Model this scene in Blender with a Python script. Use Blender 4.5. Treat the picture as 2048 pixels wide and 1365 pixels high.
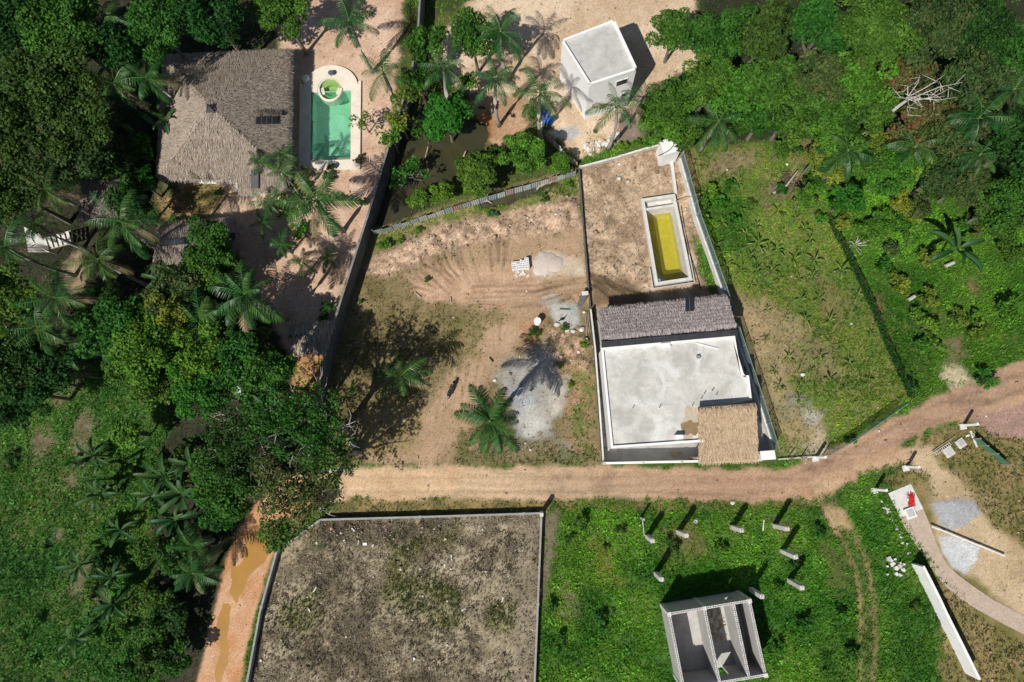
import bpy, math, random
import numpy as np
from mathutils import Vector, Matrix

for o in list(bpy.data.objects):
    bpy.data.objects.remove(o, do_unlink=True)
scene = bpy.context.scene
COL = scene.collection
random.seed(11)
rng = np.random.default_rng(11)

# ------------------------------------------------------------------ camera
CAM_H = 60.0                      # drone height above the ground (m)
FOC = 1335.0                      # focal length in pixels of the 2048 px wide photograph
NADIR = (1075.0, 915.0)           # pixel straight below the camera (where the posts' verticals meet)
_d = Vector((NADIR[0] - 1024.0, 682.5 - NADIR[1], -FOC)).normalized()
_Z = -_d
_X = (Vector((1, 0, 0)) - _Z * _Z.x).normalized()
_Y = _Z.cross(_X)
ROT = Matrix((_X, _Y, _Z))        # camera -> world
cam_data = bpy.data.cameras.new('camera')
cam_data.sensor_width = 36.0
cam_data.lens = FOC / 2048.0 * 36.0
cam_data.clip_start = 0.5
cam_data.clip_end = 3000.0
cam = bpy.data.objects.new('camera', cam_data)
COL.objects.link(cam)
cam.matrix_world = Matrix.Translation((0, 0, CAM_H)) @ ROT.to_4x4()
scene.camera = cam

# ------------------------------------------------------------------ light
SUN_EL = math.radians(51.0)
SUN_AZ_LIGHT = math.radians(35.0)          # shadows run towards +x +y, 35 deg east of +y
_lt = Vector((math.sin(SUN_AZ_LIGHT) * math.cos(SUN_EL), math.cos(SUN_AZ_LIGHT) * math.cos(SUN_EL), -math.sin(SUN_EL)))
sun_data = bpy.data.lights.new('sun', 'SUN')
sun_data.energy = 4.9
sun_data.angle = math.radians(0.55)
sun_data.color = (1.0, 0.955, 0.88)
sun = bpy.data.objects.new('sun', sun_data)
COL.objects.link(sun)
sun.location = (-30, -40, 80)
sun.rotation_euler = _lt.to_track_quat('-Z', 'Y').to_euler()
world = bpy.data.worlds.new('World')
scene.world = world
world.use_nodes = True
wn = world.node_tree
wn.nodes.clear()
sky = wn.nodes.new('ShaderNodeTexSky')
sky.sky_type = 'NISHITA'
sky.sun_disc = False
sky.sun_elevation = SUN_EL
sky.sun_rotation = math.atan2(-_lt.x, -_lt.y)
bg = wn.nodes.new('ShaderNodeBackground')
bg.inputs['Strength'].default_value = 0.06
wo = wn.nodes.new('ShaderNodeOutputWorld')
wn.links.new(sky.outputs[0], bg.inputs[0])
wn.links.new(bg.outputs[0], wo.inputs[0])
scene.view_settings.view_transform = 'Standard'
scene.view_settings.look = 'None'
scene.view_settings.exposure = 0.0
scene.view_settings.gamma = 1.0
scene.render.engine = 'CYCLES'
scene.cycles.max_bounces = 6
scene.cycles.transparent_max_bounces = 12

# ------------------------------------------------------------------ helpers
def G(px, py, z=0.0):
    """world point at height z seen at photograph pixel (px, py)"""
    w = ROT @ Vector((px - 1024.0, 682.5 - py, -FOC))
    t = (z - CAM_H) / w.z
    return Vector((w.x * t, w.y * t, z))

def G2(px, py, z=0.0):
    p = G(px, py, z)
    return (p.x, p.y)

def lin(r, g, b, k=0.86):
    """photograph colour of a sunlit surface -> base colour"""
    def f(c):
        c = c / 255.0
        return (c / 12.92 if c <= 0.04045 else ((c + 0.055) / 1.055) ** 2.4) * k
    return (f(r) * 0.95, f(g) * 1.01, f(b) * 1.09)      # the sun is slightly warm

def link(o, parent=None):
    COL.objects.link(o)
    if parent is not None:
        o.parent = parent
    return o

def tag(o, label=None, cat=None, group=None, kind=None):
    if label: o['label'] = label
    if cat: o['category'] = cat
    if group: o['group'] = group
    if kind: o['kind'] = kind
    return o

ORG = {}
def thing(name, label, cat, loc, group=None, rz=0.0):
    o = bpy.data.objects.new(name, None)
    o.empty_display_size = 0.3
    COL.objects.link(o)
    o.location = loc
    o.rotation_euler = (0, 0, rz)
    ORG[o.name] = Vector(loc)
    return tag(o, label, cat, group)

class MB:
    """collects polygons for one mesh"""
    def __init__(self):
        self.v = []; self.f = []; self.a = []
    def add(self, vs, fs, a=0.5):
        n = len(self.v)
        self.v.extend([tuple(p) for p in vs])
        self.f.extend([tuple(i + n for i in q) for q in fs])
        self.a.extend([a] * len(vs))
        return self
    def prism(self, poly, z0, z1, a=0.5, top=None):
        n = len(poly)
        area = sum(poly[i][0] * poly[(i + 1) % n][1] - poly[(i + 1) % n][0] * poly[i][1] for i in range(n))
        if area < 0: poly = poly[::-1]
        top = top or poly
        vs = [(p[0], p[1], z0) for p in poly] + [(p[0], p[1], z1) for p in top]
        fs = [tuple(range(n - 1, -1, -1)), tuple(range(n, 2 * n))]
        fs += [(i, (i + 1) % n, n + (i + 1) % n, n + i) for i in range(n)]
        return self.add(vs, fs, a)
    def box(self, c, sx, sy, sz, rz=0.0, a=0.5):
        """box standing on c (centre of its base)"""
        ca, sa = math.cos(rz), math.sin(rz)
        poly = []
        for ux, uy in ((-1, -1), (1, -1), (1, 1), (-1, 1)):
            x, y = ux * sx / 2, uy * sy / 2
            poly.append((c[0] + x * ca - y * sa, c[1] + x * sa + y * ca))
        return self.prism(poly, c[2], c[2] + sz, a)
    def seg(self, p, q, th, z0, z1, ext=0.0, a=0.5):
        """upright slab along p-q"""
        d = Vector((q[0] - p[0], q[1] - p[1])); L = d.length; d /= L
        n = Vector((-d.y, d.x)) * th / 2; e = d * ext
        P = Vector(p[:2]) - e; Q = Vector(q[:2]) + e
        return self.prism([tuple(P - n), tuple(Q - n), tuple(Q + n), tuple(P + n)], z0, z1, a)
    def tube(self, pts, rad, n=6, a=0.5, cap=True):
        pts = [Vector(p) for p in pts]
        if not hasattr(rad, '__len__'): rad = [rad] * len(pts)
        vs = []; fs = []
        for i, p in enumerate(pts):
            t = (pts[min(i + 1, len(pts) - 1)] - pts[max(i - 1, 0)]).normalized()
            u = t.cross(Vector((0, 0, 1)))
            if u.length < 1e-3: u = Vector((1, 0, 0))
            u.normalize(); w = t.cross(u)
            for k in range(n):
                b = 2 * math.pi * k / n
                vs.append(p + (u * math.cos(b) + w * math.sin(b)) * rad[i])
        for i in range(len(pts) - 1):
            for k in range(n):
                fs.append((i * n + k, i * n + (k + 1) % n, (i + 1) * n + (k + 1) % n, (i + 1) * n + k))
        if cap:
            fs.append(tuple(range(n - 1, -1, -1)))
            fs.append(tuple(range((len(pts) - 1) * n, len(pts) * n)))
        return self.add(vs, fs, a)
    def lathe(self, c, prof, n=16, a=0.5):
        vs = []; fs = []
        for r, z in prof:
            for k in range(n):
                b = 2 * math.pi * k / n
                vs.append((c[0] + r * math.cos(b), c[1] + r * math.sin(b), c[2] + z))
        for i in range(len(prof) - 1):
            for k in range(n):
                fs.append((i * n + k, i * n + (k + 1) % n, (i + 1) * n + (k + 1) % n, (i + 1) * n + k))
        fs.append(tuple(range(n - 1, -1, -1)))
        fs.append(tuple(range((len(prof) - 1) * n, len(prof) * n)))
        return self.add(vs, fs, a)
    def quad(self, p, q, r, s, a=0.5):
        return self.add([p, q, r, s], [(0, 1, 2, 3)], a)
    def blob(self, c, rx, ry, rz, seed=0, nu=9, nv=5, jit=0.15, a=0.5):
        r = random.Random(seed)
        vs = []; fs = []
        for j in range(nv + 1):
            th = math.pi * j / nv
            for i in range(nu):
                ph = 2 * math.pi * i / nu
                k = 1 + r.uniform(-jit, jit)
                vs.append((c[0] + rx * k * math.sin(th) * math.cos(ph), c[1] + ry * k * math.sin(th) * math.sin(ph), c[2] + rz * k * math.cos(th)))
        for j in range(nv):
            for i in range(nu):
                fs.append((j * nu + i, (j + 1) * nu + i, (j + 1) * nu + (i + 1) % nu, j * nu + (i + 1) % nu))
        return self.add(vs, fs, a)
    def mesh(self, name, m=None, org=None, smooth=False):
        org = org or Vector((0, 0, 0))
        me = bpy.data.meshes.new(name)
        me.from_pydata([(p[0] - org[0], p[1] - org[1], p[2] - org[2]) for p in self.v], [], self.f)
        at = me.attributes.new('v', 'FLOAT', 'POINT')
        at.data.foreach_set('value', np.array(self.a, dtype=np.float32))
        if smooth:
            me.polygons.foreach_set('use_smooth', [True] * len(me.polygons))
        if m: me.materials.append(m)
        return me

def part(name, mb, m, parent, smooth=False):
    """mesh given in world coordinates, stored relative to its thing"""
    root = parent
    while root.parent is not None: root = root.parent
    o = bpy.data.objects.new(name, mb.mesh(name, m, ORG[root.name], smooth))
    return link(o, parent)

def lone(name, mb, m, label, cat, group=None, smooth=False, org=None):
    """a thing that is one mesh"""
    if org is None:
        a = np.array(mb.v); org = Vector((a[:, 0].mean(), a[:, 1].mean(), a[:, 2].min()))
    o = bpy.data.objects.new(name, mb.mesh(name, m, org, smooth))
    o.location = org
    COL.objects.link(o)
    ORG[o.name] = Vector(org)
    return tag(o, label, cat, group)

def struct(name, mb, m, smooth=False):
    o = bpy.data.objects.new(name, mb.mesh(name, m, None, smooth))
    COL.objects.link(o)
    ORG[o.name] = Vector((0, 0, 0))
    return tag(o, kind='structure')

def np_mesh(name, V, F, m=None, v=None, col=None, smooth=False):
    """fast mesh from arrays; F is (n, 3) or (n, 4)"""
    V = np.ascontiguousarray(V, dtype=np.float32); F = np.ascontiguousarray(F, dtype=np.int32)
    me = bpy.data.meshes.new(name)
    me.vertices.add(len(V)); me.vertices.foreach_set('co', V.ravel())
    k = F.shape[1]
    me.loops.add(F.size); me.loops.foreach_set('vertex_index', F.ravel())
    me.polygons.add(len(F)); me.polygons.foreach_set('loop_start', np.arange(0, F.size, k, dtype=np.int32))
    if v is not None:
        me.attributes.new('v', 'FLOAT', 'POINT').data.foreach_set('value', np.ascontiguousarray(v, dtype=np.float32))
    if col is not None:
        c4 = np.ones((len(V), 4), dtype=np.float32); c4[:, :3] = col
        me.attributes.new('Col', 'FLOAT_COLOR', 'POINT').data.foreach_set('color', c4.ravel())
    if smooth:
        me.polygons.foreach_set('use_smooth', np.ones(len(F), dtype=bool))
    me.update(calc_edges=True)
    if m: me.materials.append(m)
    return me

# ------------------------------------------------------------------ materials
def _base(name):
    m = bpy.data.materials.new(name)
    m.use_nodes = True
    nt = m.node_tree
    nt.nodes.clear()
    out = nt.nodes.new('ShaderNodeOutputMaterial')
    bs = nt.nodes.new('ShaderNodeBsdfPrincipled')
    nt.links.new(bs.outputs[0], out.inputs[0])
    return m, nt, bs, out

def _mix(nt, fac, a, b, mode='MIX'):
    n = nt.nodes.new('ShaderNodeMix'); n.data_type = 'RGBA'; n.blend_type = mode
    for i, x in ((0, fac), (6, a), (7, b)):
        if hasattr(x, 'links'): nt.links.new(x, n.inputs[i])
        elif i == 0: n.inputs[0].default_value = x
        else: n.inputs[i].default_value = (*x, 1) if len(x) == 3 else x
    return n.outputs[2]

def _noise(nt, vec, scale, detail=4, rough=0.6, dist=0.0):
    n = nt.nodes.new('ShaderNodeTexNoise')
    n.inputs['Scale'].default_value = scale; n.inputs['Detail'].default_value = detail
    n.inputs['Roughness'].default_value = rough; n.inputs['Distortion'].default_value = dist
    nt.links.new(vec, n.inputs['Vector'])
    return n.outputs['Fac']

def _map(nt, val, a, b, c, d):
    n = nt.nodes.new('ShaderNodeMapRange')
    n.inputs[1].default_value = a; n.inputs[2].default_value = b; n.inputs[3].default_value = c; n.inputs[4].default_value = d
    nt.links.new(val, n.inputs[0])
    return n.outputs[0]

def _bump(nt, bs, h, strength, dist=0.05):
    b = nt.nodes.new('ShaderNodeBump')
    b.inputs['Strength'].default_value = strength; b.inputs['Distance'].default_value = dist
    nt.links.new(h, b.inputs['Height']); nt.links.new(b.outputs[0], bs.inputs['Normal'])

MATS = {}
def mat(name, c1, c2=None, scale=1.5, rough=0.85, bump=0.25, spec=0.3, grain=0.25, gscale=14.0, stain=None, attr=0.0, metal=0.0, c3=None):
    """weathered surface: two tones by a broad noise, fine grain, optional dark stains"""
    if name in MATS: return MATS[name]
    m, nt, bs, out = _base(name)
    geo = nt.nodes.new('ShaderNodeNewGeometry'); P = geo.outputs['Position']
    n1 = _noise(nt, P, scale, 5, 0.62, 0.4)
    c = _mix(nt, _map(nt, n1, 0.35, 0.65, 0, 1), c1, c2 or tuple(x * 0.8 for x in c1))
    if c3:
        n3 = _noise(nt, P, scale * 0.45, 4, 0.6, 1.0)
        c = _mix(nt, _map(nt, n3, 0.52, 0.68, 0, 1), c, c3)
    if stain:
        ns = _noise(nt, P, scale * 2.3, 6, 0.7, 1.2)
        c = _mix(nt, _map(nt, ns, 0.55, 0.75, 0, 0.8), c, stain)
    n2 = _noise(nt, P, gscale, 4, 0.7)
    g = nt.nodes.new('ShaderNodeMapRange')
    g.inputs[1].default_value = 0.25; g.inputs[2].default_value = 0.75
    g.inputs[3].default_value = 1 - grain; g.inputs[4].default_value = 1 + grain
    nt.links.new(n2, g.inputs[0])
    hs = nt.nodes.new('ShaderNodeHueSaturation')
    nt.links.new(c, hs.inputs['Color']); nt.links.new(g.outputs[0], hs.inputs['Value'])
    c = hs.outputs[0]
    if attr:
        at = nt.nodes.new('ShaderNodeAttribute'); at.attribute_name = 'v'
        h2 = nt.nodes.new('ShaderNodeHueSaturation')
        nt.links.new(c, h2.inputs['Color']); nt.links.new(_map(nt, at.outputs['Fac'], 0, 1, 1 - attr, 1 + attr), h2.inputs['Value'])
        c = h2.outputs[0]
    nt.links.new(c, bs.inputs['Base Color'])
    bs.inputs['Roughness'].default_value = rough
    bs.inputs['Specular IOR Level'].default_value = spec
    bs.inputs['Metallic'].default_value = metal
    if bump: _bump(nt, bs, n2, bump, 0.03)
    MATS[name] = m
    return m

def leafmat(name, cA, cB, trans=0.28, rough=0.62, spec=0.22, hue=0.03, cC=None):
    """foliage: tone from the leaf's own number, drift from plant to plant, light shining through"""
    if name in MATS: return MATS[name]
    m, nt, bs, out = _base(name)
    at = nt.nodes.new('ShaderNodeAttribute'); at.attribute_name = 'v'
    c = _mix(nt, at.outputs['Fac'], cA, cB)
    geo = nt.nodes.new('ShaderNodeNewGeometry')
    if cC:
        n = _noise(nt, geo.outputs['Position'], 1.3, 3, 0.6)
        c = _mix(nt, _map(nt, n, 0.52, 0.66, 0, 0.75), c, cC)
    oi = nt.nodes.new('ShaderNodeObjectInfo')
    hs = nt.nodes.new('ShaderNodeHueSaturation')
    nt.links.new(c, hs.inputs['Color'])
    nt.links.new(_map(nt, oi.outputs['Random'], 0, 1, 0.5 - hue, 0.5 + hue), hs.inputs['Hue'])
    nt.links.new(_map(nt, oi.outputs['Random'], 0, 1, 1.2, 0.8), hs.inputs['Value'])
    nt.links.new(hs.outputs[0], bs.inputs['Base Color'])
    bs.inputs['Roughness'].default_value = rough
    bs.inputs['Specular IOR Level'].default_value = spec
    tr = nt.nodes.new('ShaderNodeBsdfTranslucent')
    nt.links.new(hs.outputs[0], tr.inputs['Color'])
    mx = nt.nodes.new('ShaderNodeMixShader'); mx.inputs[0].default_value = trans
    nt.links.new(bs.outputs[0], mx.inputs[1]); nt.links.new(tr.outputs[0], mx.inputs[2])
    nt.links.new(mx.outputs[0], out.inputs[0])
    MATS[name] = m
    return m

def colmat(name, gain=0.3, gscale=9.0, rough=0.9, bump=0.5, trans=0.0, spec=0.2, fine=True, fscale=38.0):
    """surface whose base colour is stored on the mesh, with fine procedural grain"""
    m, nt, bs, out = _base(name)
    at = nt.nodes.new('ShaderNodeAttribute'); at.attribute_name = 'Col'
    c = at.outputs['Color']
    if fine:
        geo = nt.nodes.new('ShaderNodeNewGeometry'); P = geo.outputs['Position']
        n1 = _noise(nt, P, gscale, 6, 0.72)
        hs = nt.nodes.new('ShaderNodeHueSaturation')
        nt.links.new(c, hs.inputs['Color'])
        nt.links.new(_map(nt, n1, 0.28, 0.72, 1 - gain, 1 + gain), hs.inputs['Value'])
        n2 = _noise(nt, P, fscale * 0.12, 4, 0.6)
        nt.links.new(_map(nt, n2, 0.3, 0.7, 0.85, 1.15), hs.inputs['Saturation'])
        c = hs.outputs[0]
        _bump(nt, bs, n1, bump, 0.06)
    nt.links.new(c, bs.inputs['Base Color'])
    bs.inputs['Roughness'].default_value = rough
    bs.inputs['Specular IOR Level'].default_value = spec
    if trans:
        tr = nt.nodes.new('ShaderNodeBsdfTranslucent'); nt.links.new(c, tr.inputs['Color'])
        mx = nt.nodes.new('ShaderNodeMixShader'); mx.inputs[0].default_value = trans
        nt.links.new(bs.outputs[0], mx.inputs[1]); nt.links.new(tr.outputs[0], mx.inputs[2])
        nt.links.new(mx.outputs[0], out.inputs[0])
    MATS[name] = m
    return m

def watermat(name, tint, gloss=0.06, murk=None, murkfac=0.0):
    """clear tinted water: light passes to the floor below and is coloured on the way"""
    m = bpy.data.materials.new(name); m.use_nodes = True
    nt = m.node_tree; nt.nodes.clear()
    out = nt.nodes.new('ShaderNodeOutputMaterial')
    tp = nt.nodes.new('ShaderNodeBsdfTransparent'); tp.inputs[0].default_value = (*tint, 1)
    gl = nt.nodes.new('ShaderNodeBsdfGlossy'); gl.inputs['Roughness'].default_value = 0.08
    geo = nt.nodes.new('ShaderNodeNewGeometry')
    n = _noise(nt, geo.outputs['Position'], 3.0, 3, 0.5)
    b = nt.nodes.new('ShaderNodeBump'); b.inputs['Strength'].default_value = 0.15; b.inputs['Distance'].default_value = 0.05
    nt.links.new(n, b.inputs['Height']); nt.links.new(b.outputs[0], gl.inputs['Normal'])
    body = tp.outputs[0]
    if murk:
        df = nt.nodes.new('ShaderNodeBsdfDiffuse'); df.inputs[0].default_value = (*murk, 1)
        m2 = nt.nodes.new('ShaderNodeMixShader'); m2.inputs[0].default_value = murkfac
        nt.links.new(body, m2.inputs[1]); nt.links.new(df.outputs[0], m2.inputs[2]); body = m2.outputs[0]
    mx = nt.nodes.new('ShaderNodeMixShader'); mx.inputs[0].default_value = gloss
    nt.links.new(body, mx.inputs[1]); nt.links.new(gl.outputs[0], mx.inputs[2])
    nt.links.new(mx.outputs[0], out.inputs[0])
    MATS[name] = m
    return m

CONC = mat('concrete', (0.50, 0.49, 0.46), (0.38, 0.375, 0.36), 1.2, 0.9, 0.3, grain=0.15)
CONC_DK = mat('weathered_shaded_concrete', (0.13, 0.13, 0.128), (0.075, 0.076, 0.075), 1.4, 0.9, 0.35, grain=0.25, stain=(0.06, 0.06, 0.055))  # shade of the boundary wall's east face is worked into this dark tone
CONC_PALE = mat('pale_concrete', (0.66, 0.64, 0.60), (0.52, 0.505, 0.475), 1.6, 0.9, 0.25, grain=0.12)
WHITE = mat('white_paint', (0.80, 0.80, 0.79), (0.72, 0.72, 0.71), 0.9, 0.7, 0.1, grain=0.05)
WHITE_DIRTY = mat('dirty_white_paint', (0.72, 0.71, 0.68), (0.56, 0.55, 0.52), 2.0, 0.8, 0.2, grain=0.12, stain=(0.33, 0.31, 0.28))
BLACK_SHEET = mat('black_roof_sheet', (0.022, 0.024, 0.03), (0.035, 0.037, 0.045), 2.0, 0.55, 0.15, grain=0.2)
WOOD = mat('weathered_wood', (0.42, 0.34, 0.25), (0.30, 0.24, 0.17), 4.0, 0.85, 0.3, grain=0.25)
BARK = mat('bark', (0.22, 0.19, 0.15), (0.13, 0.11, 0.085), 5.0, 0.95, 0.5, grain=0.3)
BARK_PALE = mat('pale_bark', (0.42, 0.39, 0.34), (0.28, 0.26, 0.22), 5.0, 0.9, 0.4, grain=0.25)
PALM_TRUNK = mat('palm_trunk', (0.38, 0.35, 0.31), (0.27, 0.25, 0.22), 6.0, 0.9, 0.4, grain=0.2)
ZINC = mat('galvanised_sheet', (0.42, 0.45, 0.47), (0.30, 0.33, 0.36), 1.2, 0.45, 0.1, 0.5, grain=0.15, stain=(0.27, 0.20, 0.15), metal=0.35)
STEEL = mat('galvanised_steel', (0.34, 0.38, 0.38), (0.28, 0.32, 0.32), 2, 0.5, 0.05, 0.5, metal=0.5)
RUST = mat('rusty_steel', (0.16, 0.085, 0.05), (0.10, 0.055, 0.035), 8, 0.8, 0.2)
RUBBER = mat('black_rubber', (0.02, 0.02, 0.02), (0.03, 0.03, 0.03), 5, 0.75, 0.1)
GLASS = mat('dark_window_glass', (0.02, 0.022, 0.026), (0.03, 0.033, 0.038), 2, 0.12, 0.0, 0.5, grain=0.05)
BLUE = mat('blue_plastic', (0.02, 0.09, 0.42), (0.03, 0.14, 0.52), 3, 0.4, 0.1, 0.5, grain=0.1)

LEAF = {
 'dark':   leafmat('foliage_dark', (0.007, 0.026, 0.004), (0.050, 0.140, 0.020)),
 'mid':    leafmat('foliage_mid', (0.010, 0.045, 0.005), (0.088, 0.235, 0.026)),
 'light':  leafmat('foliage_light', (0.018, 0.075, 0.006), (0.130, 0.320, 0.030)),
 'yellow': leafmat('foliage_yellow_green', (0.045, 0.100, 0.010), (0.250, 0.310, 0.036)),
 'olive':  leafmat('foliage_olive', (0.018, 0.042, 0.010), (0.100, 0.165, 0.040), cC=(0.14, 0.14, 0.045)),
 'rusty':  leafmat('foliage_rusty', (0.030, 0.055, 0.012), (0.150, 0.165, 0.050), cC=(0.22, 0.09, 0.04)),
}
PALM_LEAF = leafmat('palm_leaf', (0.007, 0.038, 0.009), (0.062, 0.180, 0.036), 0.2, 0.42, 0.35)
PALM_LEAF_OLIVE = leafmat('palm_leaf_olive', (0.014, 0.045, 0.008), (0.115, 0.185, 0.040), 0.2, 0.45, 0.35)
PALM_DRY = leafmat('palm_leaf_dry', (0.20, 0.15, 0.08), (0.34, 0.27, 0.15), 0.2, 0.7, 0.2)
BANANA_LEAF = leafmat('banana_leaf', (0.014, 0.052, 0.014), (0.060, 0.150, 0.036), 0.25, 0.5, 0.25)
BANANA_YOUNG = leafmat('young_banana_leaf', (0.060, 0.130, 0.020), (0.200, 0.300, 0.045), 0.3, 0.4, 0.4)
STEM_GREEN = mat('green_stem', (0.10, 0.17, 0.05), (0.16, 0.20, 0.08), 6, 0.6, 0.1)

# ================================================================== THE GROUND
GS = 0.15
X0, X1, Y0, Y1 = -60.0, 56.0, -29.0, 53.0
gx = np.arange(X0, X1 + 1e-6, GS); gy = np.arange(Y0, Y1 + 1e-6, GS)
NX, NY = len(gx), len(gy)
XX, YY = np.meshgrid(gx, gy)                # (NY, NX)
_lat = rng.random((256, 256)).astype(np.float32)

def vnoise(x, y, s=0):
    x = x + s * 17.31; y = y + s * 7.77
    xi = np.floor(x).astype(int); yi = np.floor(y).astype(int)
    fx = (x - xi); fy = (y - yi)
    fx = fx * fx * (3 - 2 * fx); fy = fy * fy * (3 - 2 * fy)
    a = _lat[yi & 255, xi & 255]; b = _lat[yi & 255, (xi + 1) & 255]
    c = _lat[(yi + 1) & 255, xi & 255]; d = _lat[(yi + 1) & 255, (xi + 1) & 255]
    return (a * (1 - fx) + b * fx) * (1 - fy) + (c * (1 - fx) + d * fx) * fy

def fbm(x, y, f=1.0, o=4, s=0, g=0.55):
    t = 0; w = 0; k = 1.0
    for i in range(o):
        t = t + k * vnoise(x * f, y * f, s + i * 3); w += k; f *= 2.03; k *= g
    return t / w                             # 0..1, mean 0.5

N_LO = fbm(XX, YY, 0.12, 4, 1); N_MID = fbm(XX, YY, 0.5, 4, 2); N_HI = fbm(XX, YY, 1.8, 3, 3)
N_B = fbm(XX, YY, 0.3, 4, 5); N_C = fbm(XX, YY, 0.9, 4, 6); N_FINE = rng.random((NY, NX)).astype(np.float32)
WARP = (N_MID - 0.5) * 2 * 1.0 + (N_HI - 0.5) * 2 * 0.5

def _box(poly, mg):
    xs = [p[0] for p in poly]; ys = [p[1] for p in poly]
    i0 = max(0, int((min(xs) - mg - X0) / GS)); i1 = min(NX, int((max(xs) + mg - X0) / GS) + 2)
    j0 = max(0, int((min(ys) - mg - Y0) / GS)); j1 = min(NY, int((max(ys) + mg - Y0) / GS) + 2)
    return slice(j0, j1), slice(i0, i1)

def sdf_poly(poly, mg=3.0):
    """signed distance (inside positive) on the grid, -99 far away"""
    out = np.full((NY, NX), -99.0, dtype=np.float32)
    sj, si = _box(poly, mg)
    x = XX[sj, si]; y = YY[sj, si]
    dmin = np.full(x.shape, 1e9); ins = np.zeros(x.shape, bool)
    n = len(poly)
    for k in range(n):
        ax, ay = poly[k]; bx, by = poly[(k + 1) % n]
        ex, ey = bx - ax, by - ay
        t = np.clip(((x - ax) * ex + (y - ay) * ey) / (ex * ex + ey * ey + 1e-9), 0, 1)
        dmin = np.minimum(dmin, (x - ax - t * ex) ** 2 + (y - ay - t * ey) ** 2)
        if abs(ey) > 1e-9:
            c = ((ay > y) != (by > y)) & (x < ex * (y - ay) / ey + ax)
            ins ^= c
    d = np.sqrt(dmin)
    out[sj, si] = np.where(ins, d, -d)
    return out

def dist_line(pts, mg=3.0):
    out = np.full((NY, NX), 99.0, dtype=np.float32)
    sj, si = _box(pts, mg)
    x = XX[sj, si]; y = YY[sj, si]
    dm = np.full(x.shape, 1e9)
    for k in range(len(pts) - 1):
        ax, ay = pts[k]; bx, by = pts[k + 1]
        ex, ey = bx - ax, by - ay
        t = np.clip(((x - ax) * ex + (y - ay) * ey) / (ex * ex + ey * ey + 1e-9), 0, 1)
        dm = np.minimum(dm, (x - ax - t * ex) ** 2 + (y - ay - t * ey) ** 2)
    out[sj, si] = np.sqrt(dm)
    return out

def PX(pts, z=0.0):
    return [G2(x, y, z) for x, y in pts]

def sm(d, soft):
    t = np.clip(d / soft + 0.5, 0, 1)
    return t * t * (3 - 2 * t)

def zone(pts, soft=0.6, warp=0.7):
    return sm(sdf_poly(PX(pts), 4.0) + WARP * warp, soft)

col = np.zeros((NY, NX, 3), dtype=np.float32)      # soil colour
pcol = np.zeros((NY, NX, 3), dtype=np.float32)     # colour of what grows there
hgt = np.zeros((NY, NX), dtype=np.float32)
rgh = np.full((NY, NX), 0.05, dtype=np.float32)    # roughness of the soil surface (m)
den = np.zeros((NY, NX), dtype=np.float32)         # grass density
rub = np.zeros((NY, NX), dtype=np.float32)         # rubble density
PG = {'deep': ((0.024, 0.095, 0.012), (0.075, 0.210, 0.024)), 'lush': ((0.042, 0.150, 0.010), (0.130, 0.310, 0.022)),
      'dry': ((0.075, 0.095, 0.028), (0.170, 0.160, 0.065)), 'yel': ((0.060, 0.160, 0.012), (0.190, 0.290, 0.028)),
      'meadow': ((0.034, 0.130, 0.018), (0.095, 0.245, 0.034)), 'dead': ((0.130, 0.108, 0.074), (0.330, 0.285, 0.205))}

def paint(w, cA, cB=None, nz=None, k=1.0):
    global col
    cA = np.array(cA, dtype=np.float32); cB = np.array(cB if cB is not None else cA * 0.85, dtype=np.float32)
    nz = N_MID if nz is None else nz
    t = np.clip((nz - 0.36) / 0.28, 0, 1)[..., None]
    c = cA * (1 - t) + cB * t
    ww = (w * k)[..., None]
    col = col * (1 - ww) + c * ww

def grow(w, d, kind=None, nz=None):
    """set grass density d (and plant colour) where w"""
    global den, pcol
    den = den * (1 - w) + d * w
    if kind:
        a, b = (np.array(c, dtype=np.float32) for c in PG[kind])
        t = np.clip(((N_B if nz is None else nz) - 0.35) / 0.3, 0, 1)[..., None]
        pcol = pcol * (1 - w[..., None]) + (a * (1 - t) + b * t) * w[..., None]

def rough(w, r):
    global rgh
    rgh = rgh * (1 - w) + r * w

def rubble(w, r):
    global rub
    rub = rub * (1 - w) + r * w

ONE = np.ones((NY, NX), dtype=np.float32)
SAND = lin(222, 186, 156); SAND2 = lin(203, 164, 134)
DIRT = lin(192, 157, 124); DIRT2 = lin(166, 132, 100)
OLIVE = lin(142, 122, 86); OLIVE2 = lin(118, 104, 68)
GRASS_SOIL = lin(74, 92, 42); GRASS_SOIL2 = lin(92, 98, 52)
LITTER = (0.050, 0.042, 0.028); LITTER2 = (0.028, 0.028, 0.016)

paint(ONE, GRASS_SOIL, GRASS_SOIL2, N_MID); grow(ONE, 0.8, 'lush'); rough(ONE, 0.07)
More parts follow.
